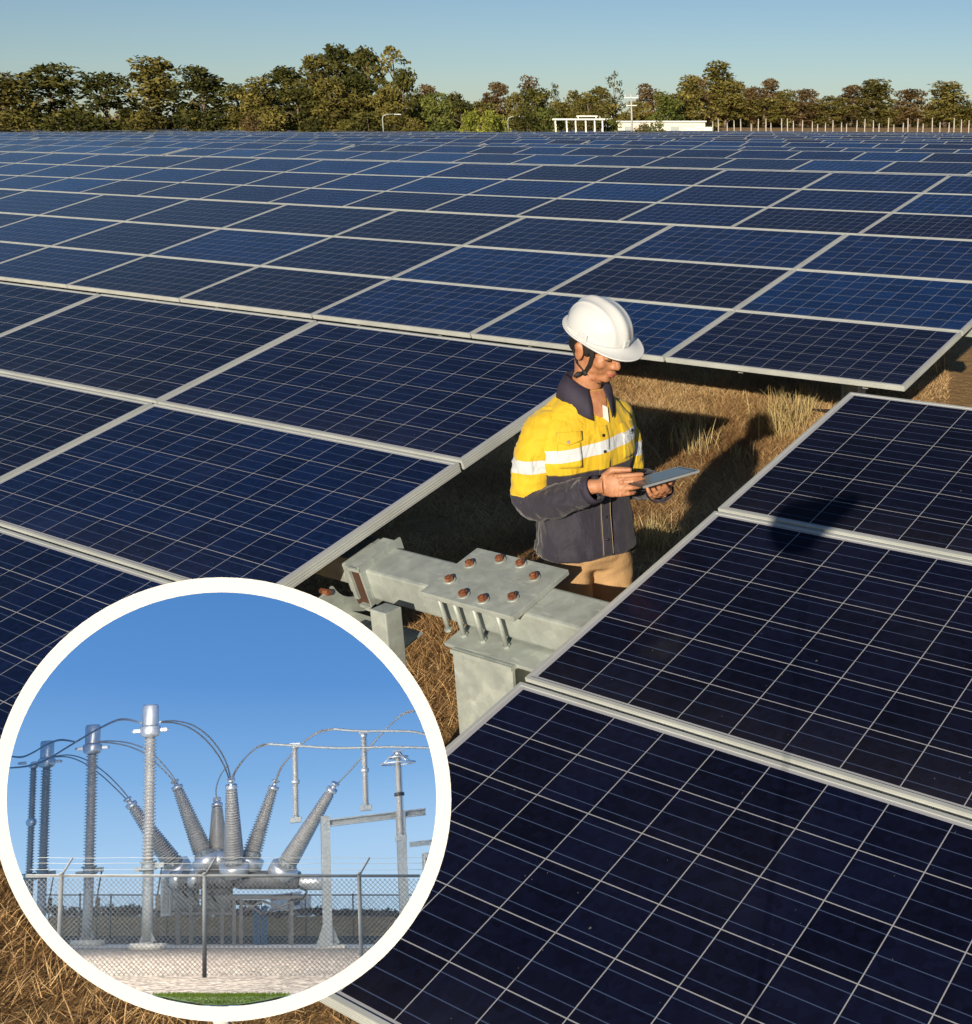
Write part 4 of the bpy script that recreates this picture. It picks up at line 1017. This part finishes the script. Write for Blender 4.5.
# four tall post columns
heads = {}
def post_column(px, py, top, label, cap=True, thin=False, rs=1.0):
    P = sg(px,py); F = sframe(P); dep = dep_of(P)
    T = sthing('post_column', P, label, 'insulator column', 'tall insulator columns on the left of the substation')
    H = zup(P, top)
    u = H/9.0
    r = (.235 if not thin else .17)
    z_fl = 2.95*u; z_head = (7.75 if cap else 8.2)*u
    m = MB(); m.cyl((0,0,0),SNL*.22,.62,.60,28); m.build('base', M_CONC, T)
    m = MB(); m.b2((-.19,-.19,.22),(.19,.19,.27)); m.cyl((0,0,.27),(0,0,z_fl-.15),.19,.18,14)
    for q in range(4): a = q*PI/2+PI/4; m.prism([(math.cos(a)*.14,math.sin(a)*.14,.27),(math.cos(a)*.36,math.sin(a)*.36,.27),(math.cos(a)*.14,math.sin(a)*.14,.62)],(.02,.0,0))
    m.build('post', M_STEEL, T)
    m = MB(); m.lathe((0,0,z_fl-.15),(0,0,1),[(0,.16),(.04,.30),(.09,.30),(.11,.22),(.28,.22),(.30,.28),(.35,.28)],20)
    m.box((-.34,0,z_fl-.02),(.26,.10,.10)); m.box((.36,0,z_fl+.02),(.30,.14,.18)); m.box((-.20,0,z_fl-.12),(.5,.06,.05)); m.build('flange', M_STEEL, T)
    if not thin:
        m = MB(); m.tube([(.46,0,z_fl+.05),(.40,.0,z_fl-.35),(.30,0,z_fl-1.1),(.30,0,.9),(.34,0,.2)],[.03]*5,6); m.box((.33,0,z_fl-1.3),(.16,.12,.5)); m.build('cable_conduit', M_DARK, T)
    L = z_head-z_fl-.2
    m = MB(); m.lathe((0,0,z_fl+.2),(0,0,1),sheds(0,0,L,r,r*.96,.125,.66),20); m.build('insulator', M_PORC, T)
    if thin:
        m = MB(); m.ell((0,0,z_fl+.2+L*.48),(.22,.22,.22)); m.build('joint', M_ALUM, T)
    m = MB(); m.lathe((0,0,z_head),(0,0,1),[(0,.17),(.06,.30),(.14,.34),(.34,.36),(.40,.34),(.42,.25)] if cap else [(0,.16),(.1,.2),(.2,.16)],22)
    for s in (-1,1): m.box((s*.42,0,z_head+.26),(.28,.12,.14),None,.02); m.cyl((s*.50,0,z_head+.26),(s*.62,0,z_head+.26),.05,.05,10)
    m.build('head', M_ALUM, T)
    if cap:
        m = MB(); m.lathe((0,0,z_head+.42),(0,0,1),[(0,.27),(.03,.28),(H-z_head-.50,.28),(H-z_head-.43,.25),(H-z_head-.42,.02)],22); m.build('cap', M_ALUM, T)
    heads[px] = (F, z_head+.26, dep)
post_column(147,950,705,'tallest grey ribbed insulator column, nearest of the four on the left')
post_column(87,946,725,'second tallest ribbed column, between the tallest column and the edge pair')
post_column(40,942,741,'capped ribbed column at the left edge beside a thinner one')
post_column(26.5,942,752,'thin ribbed column with round mid joint, at the very left edge',cap=False,thin=True)
# dead-tank breaker with six angled bushings
P = sg(236,945); F = sframe(P); DB = dep_of(P)
brk = sthing('circuit_breaker', P, 'large circuit breaker with six fanned ribbed bushings on grey tanks', 'circuit breaker')
def L_(px,py,dy=0): q = loc(F,px,py); q.y += dy; return q
BS = [((176,868),(131,804),.75,-.3),((207,862),(176,784),.0,1.0),((218,862),(217,800),.3,2.2),((234,868),(231,788),-.6,-1.3),((249,862),(275,784),.2,1.0),((283,870),(332,789),-.4,-.3)]
tops = []
for (b,tp,dy0,dy1) in BS:
    p0 = L_(*b,dy0); p1 = L_(*tp,dy1); ax_ = (p1-p0); Ln = ax_.length; ax_.normalize(); p0 = p0-ax_*.05
    m = MB(); m.lathe(p0, ax_, [(-.30,.30),(-.22,.54),(.20,.56),(.24,.50),(.25,.36)],28); m.build('transformer_ring', M_ALUM, brk)
    m = MB(); m.lathe(p0, ax_, [(.24,.34),(.30,.36),(.46,.34),(.50,.30)],24)
    for q in range(12):
        o_ = ax_.orthogonal().normalized(); o_ = Matrix.Rotation(q*PI/6,3,ax_) @ o_; m.cyl(p0+ax_*.30+o_*.36,p0+ax_*.42+o_*.36,.03,.03,6)
    m.build('collar', M_STEEL, brk)
    m = MB(); m.lathe(p0+ax_*.5, ax_, sheds(0,0,Ln-.62,.38,.21,.105,.76),22); bsh = m.build('bushing', M_PORC, brk)
    m = MB(); m.lathe(p0+ax_*(Ln-.12), ax_, [(0,.17),(.05,.22),(.16,.22),(.18,.09),(.34,.09),(.36,.16),(.42,.16)],18); m.build('terminal', M_ALUM, bsh)
    tops.append(p0+ax_*(Ln+.25))
for i,(a,b) in enumerate((((170,880),(206,880)),((205,878),(236,880)),((237,880),(300,880)))):
    pa, pb = L_(*a), L_(*b); 
    m = MB(); m.lathe(pa,(pb-pa),[(0,.20),(.05,.34),(.12,.36),((pb-pa).length-.12,.36),((pb-pa).length-.05,.34),((pb-pa).length,.20)],24); m.build('tank', M_TANK, brk)
pa, pb = L_(300,882), L_(327,882); m = MB(); m.lathe(pa,(pb-pa),[(0,.16),(.06,.30),(.10,.31),((pb-pa).length-.08,.31),((pb-pa).length,.18)],24); m.build('end_tank', M_ALUM, brk)
def pbox(m, x0, y0, x1, y1, d0, d1):
    m.prism([L_(x0,y0,d0), L_(x1,y0,d0), L_(x1,y1,d0), L_(x0,y1,d0)], (0,d1-d0,0)); return m
for (x0,y0,x1,y1,d0,d1,nm_,mt) in [(160,878,170,916,.5,1.3,'control_cabinet',M_ALUM),(171,878,199,911,.2,1.2,'mechanism_box',M_TANK),(201,886,233,912,.3,1.1,'drive_box',M_TANK)]:
    c_ = pbox(MB(),x0,y0,x1,y1,d0,d1).build(nm_, mt, brk)
    pbox(MB(),x0+2,y0+3,x1-2,y1-3,d0-.03,d0-.003).build('door', M_STEEL, c_)
m = MB()
for a in [(172,896,306,899.5,-.6,-.5),(172,912,233,915,-.6,-.5),(182,901,198,905,-.6,-.2),(206,889,228,893,-.1,.2)]: pbox(m,*a)
for (a,b) in [((238,899),(262,914)),((299,899),(262,914)),((240,914),(262,901)),((297,914),(262,901)),((205,899),(222,914)),((190,899),(205,914))]:
    m.cyl(L_(*a,-.45),L_(*b,-.45),.05,.05,6)
m.build('frame', M_TANK, brk)
for px in (178,191,222,234,241,291):
    for dy in (-.62,.7):
        pbox(MB(),px-1.7,899,px+1.7,947.5-1.3*dy,dy,dy+.14).build('leg', M_TANK, brk)
for (x0,x1) in ((253.5,259.5),(261,267)):
    pbox(MB(),x0,906,x1,948,-.2,.15).build('blue_cylinder', M_BLUE, brk)
pbox(MB(),236,900,262,905,-.3,.5).build('pump', M_DARK, brk)
m = MB()
for pts in ([(298,886),(306,892),(302,899),(290,900)],[(186,884),(183,892),(188,898)],[(196,884),(193,893),(197,900)],[(214,884),(211,894),(216,902)]):
    m.tube([L_(x,y,-.6) for x,y in pts],.045,6)
m.build('cable', M_DARK, brk)
for x0,x1 in ((172,182),(190,200)):
    a,b = L_(x0,880,-.2), L_(x1,880,-.2); m = MB(); m.lathe(a,(b-a),[(0,.25),(.05,.36),((b-a).length-.05,.36),((b-a).length,.25)],20); m.build('mechanism_drum', M_ALUM, brk)
pbox(MB(),163,945.5,306,948.8,-.9,1.0).build('slab', M_CONC, brk)
# portal frame with post insulators on the right
P = sg(328,948); F2 = sframe(P); por = sthing('portal_frame', P, 'galvanised portal frame with a rising crossbeam on the right of the yard','steel frame')
def L2(px,py,dy=0): q = loc(F2,px,py); q.y += dy; return q
m = MB(); q = L2(328,818); q.z = zup(P,816); m.b2((-.16,-.16,.1),(.16,.16,q.z)); m.b2((-.30,-.30,.05),(.30,.30,.12)); m.build('post', M_STEEL, por)
for s in (-1,1):
    m = MB(); m.prism([(s*.16,-.02,.12),(s*.42,-.02,.12),(s*.16,-.02,.85)],(0,.04,0)); m.build('gusset', M_STEEL, por)
q = L2(410,806); m = MB(); m.b2((q.x-.17,-.16,.1),(q.x+.17,.16,q.z)); m.build('post', M_STEEL, por)
a, b = L2(324,818,0), L2(438,802,0); m = MB(); 
for dz in (0,-.22): m.prism([(a.x,-.15,a.z+dz),(b.x,-.15,b.z+dz),(b.x,-.15,b.z+dz-.05),(a.x,-.15,a.z+dz-.05)],(0,.3,0))
m.prism([(a.x,-.02,a.z-.04),(b.x,-.02,b.z-.04),(b.x,-.02,b.z-.23),(a.x,-.02,a.z-.23)],(0,.04,0)); m.build('crossbeam', M_STEEL, por)
m = MB(); m.b2((-.55,-.55,-.1),(.55,.55,.06)); m.build('footing', M_CONC, por)
a = L2(425,838); b_ = L2(438,842); m = MB(); m.b2((a.x-.2,-.1,b_.z),(b_.x+.3,.1,a.z)); m.build('bracket', M_STEEL, por)
def pin(px, ytop, ybot, label, ring=False, w=.13, foot=True):
    P = sdep(px, ybot, dep_of(sg(328,948))-.002*0); Fp = sframe(P); T = sthing('post_insulator', P, label, 'insulator', 'slim insulators on the right of the yard')
    H = zup(P, ytop)
    m = MB(); m.lathe((0,0,.14),(0,0,1),sheds(0,0,H-.28,w,w*.92,.075,.6),16); m.build('insulator', M_PORC, T)
    m = MB(); m.b2((-.20,-.12,-.10),(.20,.12,.10),.02); m.cyl((0,0,.10),(0,0,.16),.12,.10,12); m.build('foot', M_STEEL, T)
    m = MB(); m.cyl((0,0,H-.14),(0,0,H),.10,.13,12); m.box((0,0,H+.03),(.34,.12,.08)); m.build('cap', M_ALUM, T)
    if H > 2.0: m = MB(); m.cyl((0,0,H*.5-.05),(0,0,H*.5+.07),w*1.15,w*1.15,12); m.build('joint', M_ALUM if not ring else M_DARK, T)
    if ring:
        for rz_,rr in ((H-.42,.62),(H-.20,.36)):
            m = MB(); m.tube([(rr*math.cos(2*PI*k/28),rr*math.sin(2*PI*k/28),rz_) for k in range(29)],.032,6); 
            if rr>.5:
                for k in range(4): a=k*PI/2+.4; m.cyl((rr*math.cos(a),rr*math.sin(a),rz_),(.1*math.cos(a),.1*math.sin(a),H-.02),.02,.02,6)
            m.build('grading_ring', M_ALUM, T)
pin(296,745,820,'thin hanging insulator with a small block below, left of the portal frame')
pin(366,734,808,'thin insulator standing on the portal crossbeam under the upper bus tube')
pin(401,752,838,'thicker insulator with a wide grading ring near its top', ring=True, w=.16)
# equipment box at the right edge
P = sdep(430,880,dep_of(sg(328,948))); eb = sthing('equipment_box', P, 'small grey box with dark panel cut by the right edge of the round view','equipment box')
m = MB(); m.b2((-.22,-.2,0),(.5,.3,1.0),.03); m.build('body', M_STEEL, eb); m = MB(); m.b2((-.15,-.22,.35),(.1,-.205,.8)); m.build('panel', M_DARK, eb); m = MB(); m.b2((0,0,-2.2),(.12,.1,0)); m.build('leg', M_STEEL, eb)
# bus tubes and conductors
def wire(name, pts, r, label, cat, dp, mat=M_WIRE, pair=0, group=None, dps=None, seg=6):
    F = sframe(sdep(pts[0][0],pts[0][1],dp)); m = MB()
    for s in ((0,) if not pair else (-1,1)):
        Q = []
        for i,(x,y) in enumerate(pts):
            d_ = dp if dps is None else dps[0]+(dps[1]-dps[0])*i/(len(pts)-1)
            k_ = math.sin(PI*i/(len(pts)-1)); Q.append(F.inverted() @ sdep(x+s*pair*(.3+k_)*.5,y-s*pair*(.3+k_)*.5,d_))
        # smooth
        D = []
        for i in range(len(Q)-1):
            p0,p1,p2,p3 = Q[max(i-1,0)],Q[i],Q[i+1],Q[min(i+2,len(Q)-1)]
            for k in range(6): t_=k/6; D.append(.5*((2*p1)+(p2-p0)*t_+(2*p0-5*p1+4*p2-p3)*t_*t_+(3*p1-p0-3*p2+p3)*t_**3))
        D.append(Q[-1]); m.tube(D, r, seg)
    o = m.build(name, mat); o.matrix_world = F; return tag(o, label, cat, group)
DA = heads[147][2]; DBb = heads[87][2]; DC = heads[40][2]; DP = dep_of(sg(328,948))
G = 'looping conductors of the substation'
wire('conductor',[(160,722),(175,722),(192,727),(208,739),(221,756),(228,772),(231,786)],.028,'paired cable arching from the tallest column down to the central bushing','cable',DA,pair=2.4,group=G,dps=(DA,DB-.0))
wire('conductor',[(98,742),(112,742),(130,745),(148,753),(162,766),(171,776),(176,784)],.026,'paired cable from the second column to the second bushing','cable',DBb,pair=2.4,group=G)
wire('conductor',[(52,757),(68,756),(84,761),(102,773),(117,787),(127,798),(131,804)],.026,'paired cable from the edge column to the leftmost bushing','cable',DC,pair=2.4,group=G)
wire('conductor',[(141,723),(130,720),(118,720),(102,727),(86,736),(66,748),(46,760),(28,766),(9,768)],.026,'cable sagging from the tallest column leftwards to the edge pair','cable',DA,pair=1.2,group=G,dps=(DA,DC))
wire('conductor',[(76,742),(60,740),(46,745),(34,752),(22,757),(8,756)],.026,'cable from the second column to the left edge of the view','cable',DBb,pair=1.0,group=G,dps=(DBb,DC))
wire('conductor',[(231,786),(234,774),(241,763),(250,753),(260,746),(272,744)],.026,'paired cable rising from the central bushing to the lower bus tube','cable',DB,pair=2.2,group=G)
wire('conductor',[(275,783),(281,768),(291,755),(304,742),(319,732),(336,729)],.026,'paired cable rising from the fifth bushing to the upper bus tube','cable',DB,pair=2.4,group=G)
wire('conductor',[(332,789),(347,774),(362,757),(377,739),(391,724),(403,714),(415,711)],.026,'paired cable from the rightmost bushing curving up out of view','cable',DB,pair=3.0,group=G)
wire('conductor',[(217,800),(216,790),(219,779),(224,770),(229,766)],.022,'short dark cable hooked over the hidden rear bushing','cable',DB,group=G)
wire('conductor',[(268,744),(300,746),(340,748),(390,747),(434,748)],.045,'lower horizontal bus tube across the right half','bus tube',DP,M_STEEL,group=G)
wire('conductor',[(334,729),(360,731),(395,731),(415,732),(433,737)],.045,'upper horizontal bus tube bending down at the right edge','bus tube',DP,M_STEEL,group=G)
# chain link fences
def fence(name, py, xs, x0, x1, H, label, mesh_step, wr, arms, tilt=0.0):
    P = sg(xs[0],py); Fm = sframe(P); T = sthing(name, P, label, 'fence')
    Fi = Fm.inverted(); a = Fi @ sg(x0,py); b = Fi @ sg(x1,py); c0 = Vector((0,0,0)); d = (b-a); dn = d.normalized()
    def gp(x): return Fi @ sg(x,py)
    for x in xs:
        q = gp(x); m = MB(); m.cyl(q-Vector((0,0,.1)), q+Vector((0,0,H+.03)), .045 if arms else .035, None, 10); m.ell(q+Vector((0,0,H+.04)),(.055,.055,.04),None,10,6); pt = m.build('post', M_FENCE, T)
        if arms:
            m = MB(); m.cyl(q+Vector((0,0,H)), q+Vector((.22,-.12,H+.36)), .022, None, 6); m.build('arm', M_FENCE, pt)
    m = MB(); m.cyl(a+Vector((0,0,H)), b+Vector((0,0,H)), .032, None, 8); m.build('top_rail', M_FENCE, T)
    if arms:
        for k,f in enumerate((.35,.7,1.0)):
            m = MB(); m.tube([a.lerp(b,t_/24)+Vector((.22*f,-.12*f,H+.36*f-.012*math.sin(t_*PI/6)**2)) for t_ in range(25)],.006,4); m.build('barbed_wire', M_WIRE, T)
    # woven wire
    m = MB(); L = d.length; s = 0; Hm = H-.06; k = 0
    while s < L+Hm:
        for sg_ in (1,-1):
            s0, s1 = (s-Hm, s) if sg_>0 else (s, s-Hm)
            z0, z1 = .04, Hm; 
            e0, e1 = s0, s1
            # clip to [0,L]
            def cl_(u0,v0,u1,v1):
                for lim,side in ((0,-1),(L,1)):
                    if (u0-lim)*side > 0 and (u1-lim)*side > 0: return None
                    if (u0-lim)*side > 0: t_=(lim-u0)/(u1-u0); u0,v0 = lim, v0+(v1-v0)*t_
                    if (u1-lim)*side > 0: t_=(lim-u0)/(u1-u0); u1,v1 = lim, v0+(v1-v0)*t_
                return u0,v0,u1,v1
            r_ = cl_(e0,z0,e1,z1)
            if r_ and abs(r_[2]-r_[0])>.02: m.cyl(a+dn*r_[0]+Vector((0,.008*sg_,r_[1])), a+dn*r_[2]+Vector((0,.008*sg_,r_[3])), wr, None, 3, caps=False)
        s += mesh_step
    m.build('chain_link', M_FENCE, T); return T
fence('chain_link_fence', 977.5, [204.5,58,362], 22, 424, 2.10, 'near chain link fence with angled arms carrying barbed wire', .105, .0062, True)
fence('chain_link_fence', 939.5, [110,79,167,222,306,354,402], 40, 418, 2.02, 'far chain link fence along the dark strip behind the breaker', .16, .006, False)
# parked truck beyond the yard
P = sg(292,941)+SY*(.0); P = sdep(290,917,.416); trk = sthing('parked_truck', P, 'tiny white truck with a red and blue panel beyond the rear fence','truck')
m = MB(); m.b2((-.95,-.4,.35),(.55,.5,1.25),.03); m.build('cargo_box', M_WHITE, trk); m = MB(); m.b2((.58,-.38,.35),(1.05,.48,1.0),.06); cb = m.build('cab', M_WHITE, trk); m = MB(); m.b2((.98,-.30,.68),(1.06,.40,.92)); m.build('windscreen', M_DARK, cb)
m = MB(); m.b2((-.95,-.405,.95),(.1,-.402,1.2)); m.build('panel', simple('red_paint',(.35,.03,.03),.5), trk); m = MB(); m.b2((-.1,-.406,.55),(.5,-.4015,.85)); m.build('panel', M_BLUE, trk)
for x in (-.6,.7):
    m = MB(); m.cyl((x,-.42,.2),(x,-.30,.2),.2,.2,14); m.build('wheel', M_DARK, trk)

# everything of the model ends at the inner wall of the round case
bpy.context.view_layer.update()
NPL = 40; planes = []
for i in range(NPL):
    a0, a1 = 2*PI*i/NPL, 2*PI*(i+1)/NPL
    r0 = ray(CX+RXp*1.012*math.cos(a0), CY-RYp*1.012*math.sin(a0)); r1 = ray(CX+RXp*1.012*math.cos(a1), CY-RYp*1.012*math.sin(a1))
    nn = r0.cross(r1).normalized()
    if nn.dot(ray(CX,CY)) > 0: nn = -nn
    planes.append(nn)
for o in list(COL.objects):
    if o.type != 'MESH' or o.data.users > 1: continue
    top = o
    while top.parent: top = top.parent
    if top.name.split('.')[0] not in ('post_column','circuit_breaker','portal_frame','post_insulator','equipment_box','conductor','chain_link_fence','parked_truck','far_woods'): continue
    Wm = o.matrix_world; co = [Wm @ Vector(c) for c in o.bound_box]
    hit = [nn for nn in planes if max((c-CAM).dot(nn) for c in co) > 1e-6]
    if not hit: continue
    Wi = Wm.inverted(); pc = Wi @ CAM; bm = bmesh.new(); bm.from_mesh(o.data)
    for nn in hit:
        nl = (Wm.to_3x3().transposed() @ nn).normalized()
        bmesh.ops.bisect_plane(bm, geom=bm.verts[:]+bm.edges[:]+bm.faces[:], plane_co=pc, plane_no=nl, clear_outer=True)
    if len(bm.faces) == 0: bm.free(); bpy.data.objects.remove(o, do_unlink=True); continue
    bm.to_mesh(o.data); bm.free()
